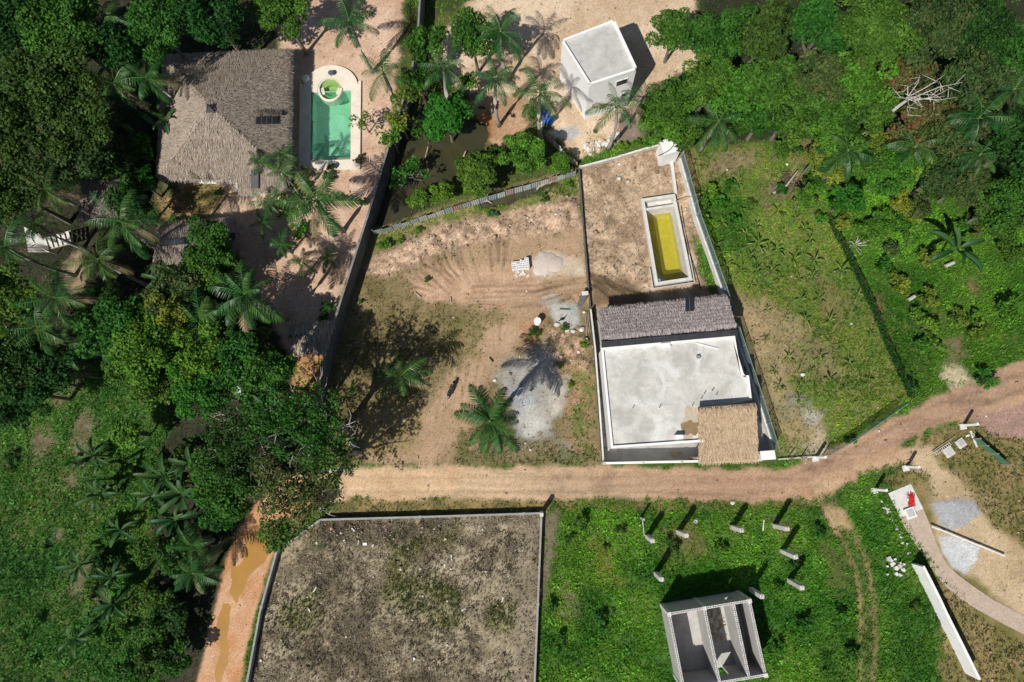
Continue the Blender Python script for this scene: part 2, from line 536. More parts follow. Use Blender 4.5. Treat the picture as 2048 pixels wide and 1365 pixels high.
# --- woods on the left, meadow below them
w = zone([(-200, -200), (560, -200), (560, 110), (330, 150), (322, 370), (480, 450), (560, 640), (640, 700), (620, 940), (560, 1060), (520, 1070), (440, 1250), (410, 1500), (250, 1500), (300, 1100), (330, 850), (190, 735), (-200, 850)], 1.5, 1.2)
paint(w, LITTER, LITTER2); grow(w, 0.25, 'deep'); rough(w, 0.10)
w = zone([(-200, 860), (60, 800), (190, 735), (300, 760), (345, 850), (265, 950), (290, 1100), (330, 1230), (330, 1500), (-200, 1500)], 1.2, 1.0)
paint(w, lin(70, 104, 46), lin(94, 100, 54), N_B); grow(w, 0.95, 'meadow', N_B); rough(w, 0.09)
for x, y, r in [(82, 885, 1.3), (172, 845, 1.2), (165, 900, 1.2), (150, 760, 1.2), (120, 800, .8), (115, 1070, .7), (165, 1155, 1.6), (200, 1180, 1.2), (140, 960, .8)]:
    c = G2(x, y); q = np.clip(1.2 - np.hypot(XX - c[0], (YY - c[1]) * 0.75) / r + WARP * 0.5, 0, 1)
    paint(q, lin(134, 116, 92), lin(110, 96, 70), N_HI, 0.9); grow(q, 0.15)
# --- sandy yard with the pool
w = zone([(540, -200), (838, -200), (838, 60), (822, 160), (780, 300), (740, 450), (695, 600), (660, 710), (610, 730), (560, 690), (525, 600), (470, 500), (390, 450), (350, 375), (330, 362), (560, 345), (560, 100)], 0.8, 0.5)
paint(w, SAND, SAND2, N_MID); grow(w, 0.02); rough(w, 0.03); rubble(w, 0.12)
w = zone([(350, 365), (440, 362), (450, 395), (400, 470), (330, 460), (310, 400)], 1.2, 1.2)
paint(w, lin(176, 140, 100), lin(120, 108, 60), N_MID); grow(w, 0.35, 'dry')
w = zone([(600, 700), (662, 690), (640, 790), (590, 850), (575, 800)], 0.8, 0.8)
paint(w, lin(196, 150, 98), lin(176, 132, 84)); grow(w, 0.05)
w = zone([(120, 540), (160, 500), (170, 560), (150, 600)], 0.8, 0.5); paint(w, lin(170, 145, 112)); grow(w, 0)
w = zone([(40, 640), (90, 640), (85, 740), (20, 745)], 0.8, 0.5); paint(w, lin(112, 104, 52)); grow(w, 0.2)
# --- pond land, sand round the white house
w = zone([(836, -200), (1150, -200), (1150, 200), (1100, 260), (1158, 330), (742, 452), (775, 300)], 0.8, 0.5)
paint(w, lin(98, 92, 56), lin(70, 74, 40)); grow(w, 0.4, 'lush')
w = zone([(850, 120), (890, 60), (1000, -60), (1390, -60), (1400, 130), (1290, 200), (1275, 262), (1160, 322), (1105, 262), (1080, 215), (1000, 190), (940, 195)], 0.8, 0.7)
paint(w, lin(226, 196, 164), lin(204, 172, 138)); grow(w, 0.02); rough(w, 0.03); rubble(w, 0.15)
w = zone([(925, 205), (975, 185), (1050, 205), (1062, 255), (1015, 300), (990, 308), (968, 268)], 0.7, 0.7)
paint(w, lin(196, 156, 122), lin(176, 138, 104)); grow(w, 0.03)
w = zone([(955, 228), (975, 222), (985, 250), (980, 285), (968, 285)], 0.8, 0.4); paint(w, lin(170, 112, 66)); grow(w, 0)
w = zone([(1175, 262), (1240, 270), (1245, 285), (1190, 312), (1160, 310)], 0.6, 0.4); paint(w, lin(206, 180, 140), lin(150, 134, 92)); rubble(w, 1.0); rough(w, 0.12)
w = zone([(1240, 220), (1285, 232), (1292, 270), (1250, 285), (1225, 278)], 0.6, 0.4); paint(w, lin(150, 128, 112), lin(136, 116, 100), N_HI); grow(w, 0.0)
w = zone([(1090, 262), (1150, 250), (1165, 270), (1140, 280), (1108, 280)], 0.4, 0.3); paint(w, lin(186, 180, 172)); grow(w, 0)
# --- the vacant lot in the middle
LOT = [(735, 455), (1156, 332), (1180, 600), (1206, 930), (600, 930), (640, 780)]
w = zone(LOT, 0.5, 0.2)
paint(w, OLIVE, OLIVE2, N_MID); grow(w, 0.16, 'dry'); rough(w, 0.04); rubble(w, 0.12)
w = zone([(738, 470), (820, 440), (960, 400), (1100, 360), (1150, 345), (1158, 400), (1040, 425), (960, 430), (880, 450), (770, 505)], 0.8, 0.9)
paint(w, lin(150, 132, 88), lin(108, 108, 58), N_C); grow(w, 0.45, 'lush'); rough(w, 0.09); rubble(w, 0.35)
w = zone([(735, 535), (800, 490), (880, 452), (1000, 428), (1080, 410), (1160, 400), (1166, 470), (1060, 480), (960, 490), (860, 520), (770, 560)], 0.9, 0.9)
paint(w, lin(206, 172, 142), lin(168, 138, 110), N_HI); grow(w, 0.06); rough(w, 0.22); rubble(w, 1.0)
w = zone([(800, 545), (900, 515), (950, 490), (1060, 470), (1170, 460), (1180, 600), (1150, 610), (1100, 600), (1080, 640), (1045, 690), (1000, 730), (960, 800), (925, 870), (890, 928), (720, 935), (735, 905), (820, 850), (890, 760), (930, 680), (935, 620), (880, 590), (830, 590)], 1.6, 1.1)
paint(w, DIRT, lin(178, 146, 112), N_MID); grow(w, 0.02); rough(w, 0.035); rubble(w, 0.15)
w = zone([(835, 575), (900, 540), (1000, 540), (1080, 560), (1070, 600), (1000, 610), (900, 600), (850, 605)], 1.4, 0.9)
paint(w, lin(210, 172, 138), lin(192, 152, 120), N_C, 0.85); grow(w, 0.0)
w = zone([(835, 575), (880, 580), (895, 600), (850, 605)], 0.7, 0.6); paint(w, lin(218, 176, 144)); grow(w, 0)
w = zone([(700, 570), (830, 600), (930, 630), (910, 700), (850, 780), (780, 850), (700, 880), (640, 850)], 1.8, 1.4)
paint(w, lin(146, 126, 86), lin(112, 100, 60), N_C, 0.85); grow(w, 0.30, 'dry'); rough(w, 0.05)
w = zone([(745, 820), (800, 800), (850, 830), (830, 880), (760, 920), (720, 900)], 1.2, 1.0); paint(w, lin(172, 146, 98), lin(150, 128, 86)); grow(w, 0.08)
w = zone([(890, 640), (960, 600), (1000, 640), (960, 720), (900, 740)], 1.5, 1.4); paint(w, lin(142, 122, 78), lin(120, 112, 66), N_C, 0.7); grow(w, 0.28, 'dry')
w = zone([(1040, 650), (1090, 630), (1080, 690), (1040, 710)], 1.0, 0.8); paint(w, lin(188, 132, 96), None, None, 0.6); grow(w, 0)
for pts, c in [([(995, 740), (1040, 700), (1100, 685), (1150, 720), (1160, 770), (1110, 830), (1085, 868), (1045, 858), (1010, 810)], (188, 180, 168)),
               ([(1030, 780), (1060, 760), (1075, 800), (1060, 830), (1030, 830)], (172, 172, 172)),
               ([(1055, 820), (1085, 812), (1092, 850), (1065, 870), (1045, 860)], (214, 206, 192)),
               ([(1095, 790), (1125, 785), (1120, 830), (1100, 830)], (214, 200, 180)),
               ([(1112, 890), (1150, 880), (1160, 905), (1125, 915)], (184, 176, 166)),
               ([(995, 905), (1030, 885), (1060, 900), (1050, 920), (1005, 922)], (112, 106, 100))]:
    w = zone(pts, 1.6, 1.2) * np.clip(0.35 + 1.1 * N_C, 0, 1); paint(w, lin(*c), lin(*(v * 0.9 for v in c)), N_HI, 0.92); grow(w, 0.02); rough(w, 0.03); rubble(w, 0.2)
for pts, c in [([(1062, 520), (1100, 500), (1130, 510), (1168, 520), (1170, 550), (1120, 552), (1070, 556)], (212, 190, 160)), ([(1085, 600), (1106, 586), (1120, 596), (1118, 614), (1100, 614)], (206, 190, 172)), ([(1112, 606), (1128, 602), (1156, 612), (1162, 634), (1158, 655), (1138, 662), (1118, 648), (1102, 630)], (192, 188, 176)), ([(1124, 612), (1150, 612), (1156, 634), (1135, 632)], (170, 176, 164)), ([(1110, 618), (1124, 622), (1140, 640), (1150, 655), (1132, 660), (1116, 644)], (214, 204, 190))]:
    w = zone(pts, 0.6, 0.45); paint(w, lin(*c), lin(*(v * 0.92 for v in c)), N_HI, 0.9); grow(w, 0.0); rough(w, 0.02); rubble(w, 0.1); hgt += w * 0.03
w = zone([(1090, 655), (1165, 655), (1182, 700), (1190, 760), (1120, 740), (1105, 690)], 0.8, 0.8)
paint(w, lin(190, 152, 124), lin(140, 118, 86), N_HI); grow(w, 0.15, 'lush'); rough(w, 0.18); rubble(w, 1.0)
w = zone([(1150, 735), (1190, 740), (1198, 910), (1165, 925), (1140, 900), (1130, 830)], 0.9, 0.9)
paint(w, lin(168, 132, 100), lin(122, 116, 68), N_C); grow(w, 0.3, 'lush'); rough(w, 0.09); rubble(w, 0.45)
w = zone([(920, 870), (1000, 890), (1130, 890), (1200, 905), (1205, 940), (900, 938)], 0.8, 0.8)
paint(w, lin(140, 122, 86), lin(104, 106, 58), N_C, 0.8); grow(w, 0.4, 'dry')
# --- plot of the yellow pool
w = zone([(1160, 335), (1325, 292), (1362, 315), (1395, 430), (1450, 585), (1480, 640), (1188, 640), (1178, 580)], 0.4, 0.15)
paint(w, lin(200, 170, 138), lin(160, 132, 104), N_C); grow(w, 0.14, 'dead'); rough(w, 0.17); rubble(w, 0.8)
w = zone([(1180, 545), (1240, 560), (1300, 590), (1300, 612), (1190, 612)], 0.8, 0.5); paint(w, lin(150, 122, 90), lin(128, 104, 78)); rubble(w, 0.1); rough(w, 0.05)
w = zone([(1385, 470), (1410, 500), (1450, 585), (1420, 585), (1400, 540)], 0.5, 0.4); paint(w, GRASS_SOIL); grow(w, 0.8, 'lush')
# --- field with the young bananas
w = zone([(1362, 310), (1400, 285), (1600, 285), (1665, 440), (1740, 610), (1822, 795), (1640, 905), (1556, 912), (1450, 585), (1395, 430)], 0.6, 0.3)
paint(w, lin(98, 116, 52), lin(130, 124, 70), N_C); grow(w, 0.75, 'yel', N_B); rough(w, 0.06); rubble(w, 0.08)
for pts, c in [([(1460, 585), (1530, 600), (1600, 640), (1610, 720), (1600, 790), (1640, 830), (1645, 890), (1560, 905), (1530, 820), (1490, 720)], (172, 148, 108)),
               ([(1430, 310), (1500, 310), (1510, 335), (1460, 350), (1430, 335)], (150, 130, 96)), ([(1590, 330), (1620, 300), (1650, 350), (1625, 420), (1590, 400)], (176, 146, 104)),
               ([(1610, 680), (1660, 690), (1690, 740), (1640, 760)], (150, 132, 90)), ([(1520, 380), (1570, 370), (1600, 400), (1550, 420)], (128, 112, 82)),
               ([(1640, 560), (1700, 600), (1690, 660), (1640, 640)], (130, 118, 74)), ([(1480, 620), (1530, 610), (1540, 690), (1500, 700)], (186, 156, 118)),
               ([(1578, 795), (1600, 782), (1622, 800), (1600, 822), (1582, 818)], (168, 166, 158)), ([(1596, 818), (1622, 812), (1632, 830), (1612, 842), (1598, 836)], (206, 202, 192)), ([(1560, 905), (1640, 870), (1650, 900), (1600, 918)], (206, 186, 152)),
               ([(1370, 320), (1395, 330), (1400, 360), (1385, 380)], (190, 150, 108))]:
    w = zone(pts, 1.8, 1.7); paint(w, lin(*c), lin(*(v * 0.86 for v in c)), N_HI, 0.8); grow(w, 0.2, 'dry'); rubble(w, 0.3)
w = zone([(1395, 385), (1440, 370), (1500, 420), (1520, 480), (1450, 520), (1410, 470)], 1.4, 1.2); paint(w, GRASS_SOIL); grow(w, 0.95, 'lush')
# --- rank green on the far right, woods above
w = zone([(1665, 430), (1800, 420), (2300, 400), (2300, 720), (1985, 765), (1900, 790), (1822, 795), (1745, 610)], 0.8, 0.6)
paint(w, lin(62, 92, 32), lin(84, 100, 42), N_B); grow(w, 1.0, 'lush', N_LO); rough(w, 0.10)
for pts, c in [([(1888, 735), (1920, 735), (1945, 765), (1910, 775), (1890, 755)], (206, 184, 148)), ([(1915, 560), (1950, 545), (1965, 585), (1940, 600)], (140, 108, 76)),
               ([(1890, 690), (1920, 680), (1930, 710), (1905, 720)], (130, 112, 82)), ([(1740, 580), (1765, 600), (1770, 640), (1750, 640)], (122, 96, 66)), ([(1845, 620), (1870, 630), (1860, 650)], (120, 98, 66))]:
    w = zone(pts, 1.2, 1.0); paint(w, lin(*c), None, N_HI, 0.9); grow(w, 0.1)
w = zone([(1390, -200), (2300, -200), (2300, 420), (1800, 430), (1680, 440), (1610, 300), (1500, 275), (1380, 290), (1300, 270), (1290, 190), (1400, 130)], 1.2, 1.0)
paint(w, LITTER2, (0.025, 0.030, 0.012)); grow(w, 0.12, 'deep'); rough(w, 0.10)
w = zone([(1600, 330), (1700, 310), (1800, 330), (2300, 320), (2300, 480), (1680, 480), (1640, 420)], 1.2, 1.0); paint(w, lin(62, 92, 32), lin(84, 100, 42), N_B); grow(w, 0.95, 'lush', N_LO)
w = zone([(1590, 240), (1625, 240), (1640, 330), (1600, 330)], 1.0, 0.8); paint(w, lin(120, 110, 66)); grow(w, 0.3, 'dry')
# --- south of the road
w = zone([(690, 996), (1100, 994), (1100, 1030), (640, 1042)], 0.5, 0.3); paint(w, lin(150, 128, 82), lin(106, 100, 56), N_C); grow(w, 0.35, 'dry'); rubble(w, 0.3); rough(w, 0.06)
w = zone([(552, 1100), (640, 1040), (1083, 1028), (1075, 1224), (1066, 1500), (470, 1500), (520, 1224)], 0.4, 0.2)
paint(w, lin(166, 150, 122), lin(122, 108, 84), N_C); grow(w, 0.62, 'dead', N_MID); rough(w, 0.15); rubble(w, 0.40)
lotw = w
q = lotw * np.clip((N_LO - 0.52) * 6, 0, 1); paint(q, lin(172, 154, 124), lin(150, 132, 104), N_HI, 0.75); grow(q, 0.25)
q = lotw * np.clip((N_B - 0.56) * 7, 0, 1); paint(q, lin(96, 84, 64), lin(76, 66, 50), N_HI, 0.8)
q = lotw * np.clip((fbm(XX, YY, 0.22, 3, 31) - 0.57) * 8, 0, 1); grow(q, 0.8, 'dry'); paint(q, lin(120, 116, 70), None, N_HI, 0.6)
w = zone([(1020, 1050), (1075, 1050), (1068, 1224), (1060, 1500), (1020, 1500), (1030, 1150)], 0.9, 0.8); paint(w, lin(156, 140, 116), lin(134, 120, 96)); rough(w, 0.07); grow(w, 0.35, 'dead')
w = zone([(640, 1040), (900, 1036), (900, 1080), (640, 1090)], 1.2, 1.0); paint(w, lin(112, 100, 80), lin(84, 74, 58), N_HI); rubble(w, 0.9); rough(w, 0.18)
w = zone([(1080, 1030), (1125, 1010), (1115, 1080), (1110, 1140), (1090, 1200), (1078, 1224)], 0.8, 0.7); paint(w, lin(126, 112, 88), lin(104, 92, 68)); grow(w, 0.15); rubble(w, 0.4)
w = zone([(1125, 1003), (1640, 1003), (1690, 1100), (1735, 1240), (1745, 1500), (1062, 1500), (1095, 1200), (1112, 1100)], 0.8, 0.6)
paint(w, lin(64, 104, 38), lin(92, 114, 50), N_B); grow(w, 1.0, 'lush', N_B); rough(w, 0.11)
for pts, c in [([(1340, 1060), (1400, 1050), (1430, 1110), (1380, 1140), (1350, 1120)], (122, 108, 70)), ([(1540, 1040), (1580, 1050), (1600, 1100), (1570, 1110)], (118, 96, 66)),
               ([(1640, 1090), (1690, 1110), (1700, 1180), (1650, 1160)], (96, 98, 52)), ([(1180, 1090), (1230, 1100), (1240, 1180), (1190, 1170)], (122, 122, 48)), ([(1130, 1185), (1160, 1190), (1150, 1230), (1125, 1225)], (120, 112, 84))]:
    w = zone(pts, 2.0, 1.6); paint(w, lin(*c), None, N_HI, 0.8); grow(w, 0.45, 'yel')
w = zone([(1110, 1000), (1640, 996), (1650, 1018), (1300, 1024), (1112, 1022)], 0.6, 0.5); paint(w, lin(96, 96, 48), lin(128, 112, 70), N_C); grow(w, 0.6, 'lush'); rough(w, 0.08)
w = zone([(1650, 1010), (1720, 960), (1790, 1000), (1830, 1080), (1880, 1224), (1920, 1500), (1740, 1500), (1735, 1240), (1700, 1110)], 1.0, 0.8)
paint(w, lin(68, 104, 40), lin(94, 112, 50), N_B); grow(w, 0.95, 'lush', N_B); rough(w, 0.09)
# yard on the far right, below the bend
w = zone([(1830, 880), (1930, 838), (2300, 800), (2300, 1500), (1900, 1500), (1860, 1130), (1770, 960)], 0.9, 0.7)
paint(w, lin(122, 112, 62), lin(150, 128, 86), N_C); grow(w, 0.42, 'dry'); rough(w, 0.05); rubble(w, 0.25)
w = zone([(1790, 930), (1830, 885), (1862, 895), (1890, 930), (1930, 985), (1990, 1050), (2060, 1110), (2300, 1200), (2300, 1330), (2040, 1240), (1960, 1170), (1890, 1120), (1866, 1060), (1872, 1000), (1850, 950), (1815, 930)], 1.0, 0.7)
paint(w, lin(206, 178, 140), lin(186, 158, 120), N_MID); grow(w, 0.02); rubble(w, 0.2); rough(w, 0.03)
for pts, c in [([(1864, 1008), (1900, 1000), (1950, 1005), (1963, 1025), (1935, 1050), (1900, 1062), (1878, 1048)], (176, 174, 172)), ([(1880, 1075), (1905, 1072), (1960, 1092), (1955, 1120), (1930, 1148), (1905, 1138), (1886, 1110)], (212, 210, 204))]:
    w = zone(pts, 0.5, 0.35); paint(w, lin(*c), lin(*(v * 0.95 for v in c)), N_HI, 0.95); grow(w, 0.0); rubble(w, 0.1); hgt += w * 0.10
w = zone([(1938, 838), (1990, 808), (2300, 760), (2300, 900), (1990, 874)], 0.4, 0.2); paint(w, lin(178, 140, 124), lin(160, 128, 110), N_HI); grow(w, 0.0); rubble(w, 0.35)

# --- the dirt road, the muddy track and their ruts
ROADC = PX([(560, 1002), (640, 980), (700, 966), (1000, 968), (1300, 967), (1480, 972), (1580, 966), (1650, 942), (1740, 896), (1850, 834), (1985, 786), (2120, 730), (2400, 640)])
dr = dist_line(ROADC, 5.0)
wid = 1.36 - np.clip((XX - 18) / 8, 0, 1) * 0.22 + np.clip((XX - 36) / 6, 0, 1) * 0.5
w_road = sm(wid - dr + WARP * 0.38, 0.6)
t = np.clip((XX + 10) / 26 + (N_LO - 0.5) * 0.6, 0, 1)[..., None]
rc = np.array(lin(210, 178, 140)) * (1 - t) + np.array(lin(176, 140, 112)) * t
edge = np.clip((dr - 0.7) / 0.9 + (N_B - 0.5) * 1.6, 0, 1)[..., None]
rc = rc * (1 - edge * 0.45) + np.array(lin(204, 166, 128)) * edge * 0.45
streak = fbm(XX * 0.3, YY * 4.5, 0.8, 4, 9)
rc = rc * (0.72 + 0.56 * streak[..., None]) * (0.93 + 0.14 * N_MID[..., None])
col = col * (1 - w_road[..., None]) + rc * w_road[..., None]
pot = np.clip((fbm(XX, YY, 0.55, 4, 51) - 0.58) * 7, 0, 1) * w_road
lane = np.exp(-((dr - 0.62) / 0.2) ** 2) * w_road * np.clip(0.3 + 1.2 * N_MID, 0, 1)
col = col * (1 - 0.22 * pot[..., None]) * (1 - 0.16 * lane[..., None])
hgt -= pot * 0.04
grow(w_road, 0.0); rough(w_road, 0.03); rubble(w_road, 0.16)
for k in (-1, 1):
    lane = np.exp(-((dr - 0.62) / 0.16) ** 2) * w_road
    hgt -= lane * 0.02
w = zone([(1560, 985), (1690, 935), (1840, 872), (1850, 895), (1800, 935), (1720, 950), (1660, 1005), (1600, 1000)], 1.0, 0.9)
paint(w, lin(206, 168, 132), lin(186, 146, 112)); grow(w, 0.02); rough(w, 0.02); rubble(w, 0.12)
w = zone([(690, 935), (900, 932), (930, 945), (900, 1000), (760, 1000), (690, 1000)], 0.8, 0.5); paint(w, lin(218, 182, 142), lin(204, 166, 126)); grow(w, 0.0); rubble(w, 0.06)
TRACKC = PX([(600, 990), (545, 1035), (515, 1075), (495, 1130), (475, 1200), (455, 1280), (425, 1420), (400, 1550)])
dt = dist_line(TRACKC, 5.0)
w_track = sm(1.85 - dt + WARP * 0.25, 0.5)
paint(w_track, lin(216, 168, 130), lin(200, 144, 98), N_MID); grow(w_track, 0.0); rough(w_track, 0.02); rubble(w_track, 0.08)
RUTC = PX([(1640, 985), (1668, 1030), (1695, 1075), (1720, 1130), (1732, 1190), (1735, 1280), (1728, 1420)])
du = dist_line(RUTC, 4.0)
w_rut = np.maximum(np.exp(-((du - 0.55) / 0.26) ** 2), 0.35 * sm(0.9 - du, 0.5)) * np.clip(0.75 + WARP * 0.6, 0, 1)
paint(w_rut, lin(168, 136, 96), lin(140, 116, 78), N_HI, 0.95); grow(w_rut, 0.12, 'dry'); hgt -= w_rut * 0.05
w = zone([(1640, 1000), (1690, 1020), (1700, 1060), (1670, 1060), (1648, 1030)], 0.9, 0.8); paint(w, lin(188, 156, 116), None, N_HI, 0.9); grow(w, 0.05)

# --- grooves scraped by a digger, wheel marks
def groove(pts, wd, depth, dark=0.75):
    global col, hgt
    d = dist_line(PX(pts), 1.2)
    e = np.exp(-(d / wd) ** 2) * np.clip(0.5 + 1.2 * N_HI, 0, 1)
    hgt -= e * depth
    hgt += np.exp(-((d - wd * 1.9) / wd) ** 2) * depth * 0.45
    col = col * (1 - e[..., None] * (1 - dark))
rg = random.Random(4)
for i in range(44):
    u = rg.random()
    sx, sy = 800 + 225 * u + rg.uniform(-8, 8), 545 - 80 * u ** 0.7 + rg.uniform(-14, 12)
    ex, ey = 880 + 135 * u + rg.uniform(-8, 8), 605 - 30 * u + rg.uniform(-25, 6)
    f = rg.uniform(0.25, 0.8)
    ex, ey = sx + (ex - sx) * f, sy + (ey - sy) * f
    mx, my = (sx + ex) / 2 - 8 + 10 * u, (sy + ey) / 2 + 4
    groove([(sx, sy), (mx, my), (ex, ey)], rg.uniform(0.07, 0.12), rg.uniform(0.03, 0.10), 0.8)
for i in range(14):
    y = 565 + i * 3.4 + rg.uniform(-2, 2)
    x0 = rg.uniform(930, 1040); x1 = rg.uniform(1090, 1180)
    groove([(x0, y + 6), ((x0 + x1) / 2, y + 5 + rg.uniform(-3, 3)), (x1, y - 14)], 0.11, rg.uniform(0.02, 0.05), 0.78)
for i in range(9):
    x = 895 + i * 13 + rg.uniform(-6, 6)
    groove([(x, 640 + rg.uniform(0, 60)), (x - 8, 720 + rg.uniform(0, 40)), (x - 26, 800 + rg.uniform(0, 60))], 0.13, 0.025, 0.86)
for k in range(6):
    groove([(880 + k * 3, 890 - k), (876 + k * 3, 905), (884 + k * 2, 922)], 0.07, 0.03, 0.8)
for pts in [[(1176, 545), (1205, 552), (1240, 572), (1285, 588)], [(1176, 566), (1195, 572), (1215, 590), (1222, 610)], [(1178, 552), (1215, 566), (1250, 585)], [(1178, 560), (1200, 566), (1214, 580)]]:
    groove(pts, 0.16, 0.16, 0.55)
for k in range(16):
    y = 948 + k * 2.8
    x0 = rg.uniform(720, 1500)
    groove([(x0, y), (x0 + rg.uniform(60, 160), y + rg.uniform(-2, 2))], 0.08, 0.012, 0.9)
# mounds
def mound(x, y, r, h, ex=1.0):
    global hgt
    c = G2(x, y); d = np.hypot((XX - c[0]) / ex, YY - c[1]) / r
    hgt += np.clip(1 - d + WARP * 0.12, 0, 1) ** 1.3 * h
for i in range(34):
    u = rg.random()
    mound(750 + 400 * u, 535 - 110 * u ** 0.8 + rg.uniform(-22, 18), rg.uniform(0.6, 1.6), rg.uniform(0.08, 0.28))
for i in range(22):
    mound(rg.uniform(1100, 1180), rg.uniform(660, 760), rg.uniform(0.4, 1.0), rg.uniform(0.08, 0.3))
for i in range(70):
    mound(rg.uniform(560, 1010), rg.uniform(1055, 1330), rg.uniform(0.4, 1.3), rg.uniform(0.06, 0.22))
for i in range(50):
    mound(rg.uniform(1180, 1380), rg.uniform(330, 540), rg.uniform(0.4, 1.1), rg.uniform(0.03, 0.12))

# --- puddles and ponds sunk below the soil
def basin(pts, warp, depth):
    global hgt, col, den, rub
    d = sdf_poly(PX(pts), 4.0) + WARP * warp
    s = np.clip((d + 0.45) / 0.9, 0, 1)
    hgt = hgt * (1 - s) - s * depth
    den *= (1 - s); rub *= (1 - s)
    return d
d_pond = basin([(792, 285), (842, 212), (866, 258), (905, 262), (950, 232), (974, 248), (972, 288), (962, 318), (930, 350), (900, 368), (875, 402), (820, 425), (770, 446), (748, 448)], 0.35, 0.5)
d_pond2 = basin([(955, 408), (985, 380), (1040, 372), (1090, 362), (1115, 366), (1065, 386), (1015, 406), (975, 416)], 0.2, 0.4)
s = sm(np.maximum(d_pond, d_pond2) + 0.1, 0.5); paint(s, (0.05, 0.045, 0.025))
PUD = [[(492, 1075), (535, 1052), (545, 1100), (528, 1128), (505, 1148), (476, 1140)], [(462, 1128), (500, 1138), (492, 1170), (475, 1206), (456, 1190)], [(440, 1200), (470, 1208), (462, 1245), (448, 1295), (430, 1255)], [(440, 1300), (462, 1290), (448, 1360), (430, 1400), (425, 1350)]]
d_pud = np.maximum.reduce([basin(p, 0.3, 0.06) for p in PUD])
# --- level ground under what is built
FLAT = [([(1318, 1206), (1478, 1178), (1512, 1322), (1345, 1348)], 0), ([(596, 140), (725, 120), (735, 345), (590, 345)], 0), ([(1185, 590), (1480, 575), (1560, 930), (1195, 930)], 0), ([(1270, 385), (1355, 380), (1395, 570), (1305, 582)], 0), ([(1770, 985), (1845, 960), (1990, 1180), (2100, 1260), (2060, 1300), (1950, 1230), (1830, 1080)], 0)]
for pts, z in FLAT:
    s = zone(pts, 0.8, 0.0); hgt *= (1 - s); rgh *= (1 - s * 0.7); den *= (1 - s); rub *= (1 - s)
s = sm(np.maximum.reduce([d_pond, d_pond2, d_pud]) + 0.3, 0.4)
hgt += (fbm(XX, YY, 1.3, 4, 21) - 0.5) * 2 * rgh * (1 - s) + (fbm(XX, YY, 4.0, 2, 25) - 0.5) * rgh * 0.9 * (1 - s)
bd = np.minimum.reduce([XX - X0, X1 - XX, YY - Y0, Y1 - YY])
hgt *= np.clip(bd / 3.0, 0, 1)
# soil speckle
sp = (N_FINE - 0.5) * np.clip(0.16 + rgh * 2.2, 0, 0.6)
col *= (1 + sp[..., None] * 1.1)
col = np.clip(col, 0.004, 0.85)

def height(x, y):
    i = np.clip(((np.asarray(x) - X0) / GS).astype(int), 0, NX - 1); j = np.clip(((np.asarray(y) - Y0) / GS).astype(int), 0, NY - 1)
    return hgt[j, i]
def hz(x, y):
    return float(height(np.array([x]), np.array([y]))[0])

# faces: each patch of the one terrain goes to the piece of the setting it belongs to
fcx = XX[:-1, :-1] + GS / 2; fcy = YY[:-1, :-1] + GS / 2
owner = np.zeros((NY - 1, NX - 1), dtype=np.int8)
owner[w_road[:-1, :-1] > 0.5] = 1
owner[(w_track[:-1, :-1] > 0.5) & (owner == 0)] = 2
HOLE1 = [(624, 186), (699, 183), (700, 318), (623, 320)]
POOL2_OUT = [(1282, 398), (1350, 388), (1385, 560), (1311, 571)]
hole = np.zeros_like(owner, dtype=bool)
for hp in (PX(HOLE1), PX([(1288, 404), (1346, 395), (1379, 555), (1315, 564)])):
    hole |= sdf_poly(hp, 1.0)[:-1, :-1] > 0.0
c = G2(660, 178); hole |= np.hypot(fcx - c[0], fcy - c[1]) < 1.0
owner[hole] = -1
idx = (np.arange(NY - 1)[:, None] * NX + np.arange(NX - 1)[None, :])
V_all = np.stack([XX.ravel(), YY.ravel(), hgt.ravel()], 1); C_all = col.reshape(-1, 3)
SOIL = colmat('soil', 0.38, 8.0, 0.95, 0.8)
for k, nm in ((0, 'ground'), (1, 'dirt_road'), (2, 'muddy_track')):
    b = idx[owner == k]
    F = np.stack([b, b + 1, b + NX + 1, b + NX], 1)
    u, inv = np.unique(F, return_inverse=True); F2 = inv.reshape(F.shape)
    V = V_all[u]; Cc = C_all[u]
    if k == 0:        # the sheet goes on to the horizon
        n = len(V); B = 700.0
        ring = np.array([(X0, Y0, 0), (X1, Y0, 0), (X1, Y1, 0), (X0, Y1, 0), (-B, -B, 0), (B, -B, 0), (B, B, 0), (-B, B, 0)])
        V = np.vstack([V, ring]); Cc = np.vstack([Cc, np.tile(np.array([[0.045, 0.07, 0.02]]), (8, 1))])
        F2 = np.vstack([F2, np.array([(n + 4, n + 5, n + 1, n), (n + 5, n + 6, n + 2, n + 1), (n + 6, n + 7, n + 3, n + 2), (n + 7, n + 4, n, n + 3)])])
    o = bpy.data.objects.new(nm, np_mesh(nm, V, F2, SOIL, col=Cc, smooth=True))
    COL.objects.link(o); tag(o, kind='structure')

# water sheets: only where they lie above their beds
def water_sheet(name, d, z, m, lim=-0.5):
    k = (d[:-1, :-1] > lim)
    b = idx[k]; F = np.stack([b, b + 1, b + NX + 1, b + NX], 1)
    u, inv = np.unique(F, return_inverse=True)
    V = V_all[u].copy(); V[:, 2] = z
    o = bpy.data.objects.new(name, np_mesh(name, V, inv.reshape(F.shape), m))
    COL.objects.link(o); tag(o, kind='structure')
POND_M = mat('pond_water', (0.036, 0.037, 0.020), (0.050, 0.047, 0.024), 0.5, 0.16, 0.03, 0.5, grain=0.05, c3=(0.065, 0.055, 0.022))
water_sheet('pond', d_pond, -0.22, POND_M)
water_sheet('ditch_pond', d_pond2, -0.18, POND_M)
PUD_M = mat('muddy_water', (0.42, 0.22, 0.055), (0.36, 0.19, 0.05), 0.6, 0.18, 0.02, 0.5, grain=0.06)
water_sheet('puddle_water', d_pud, -0.035, PUD_M, -0.3)

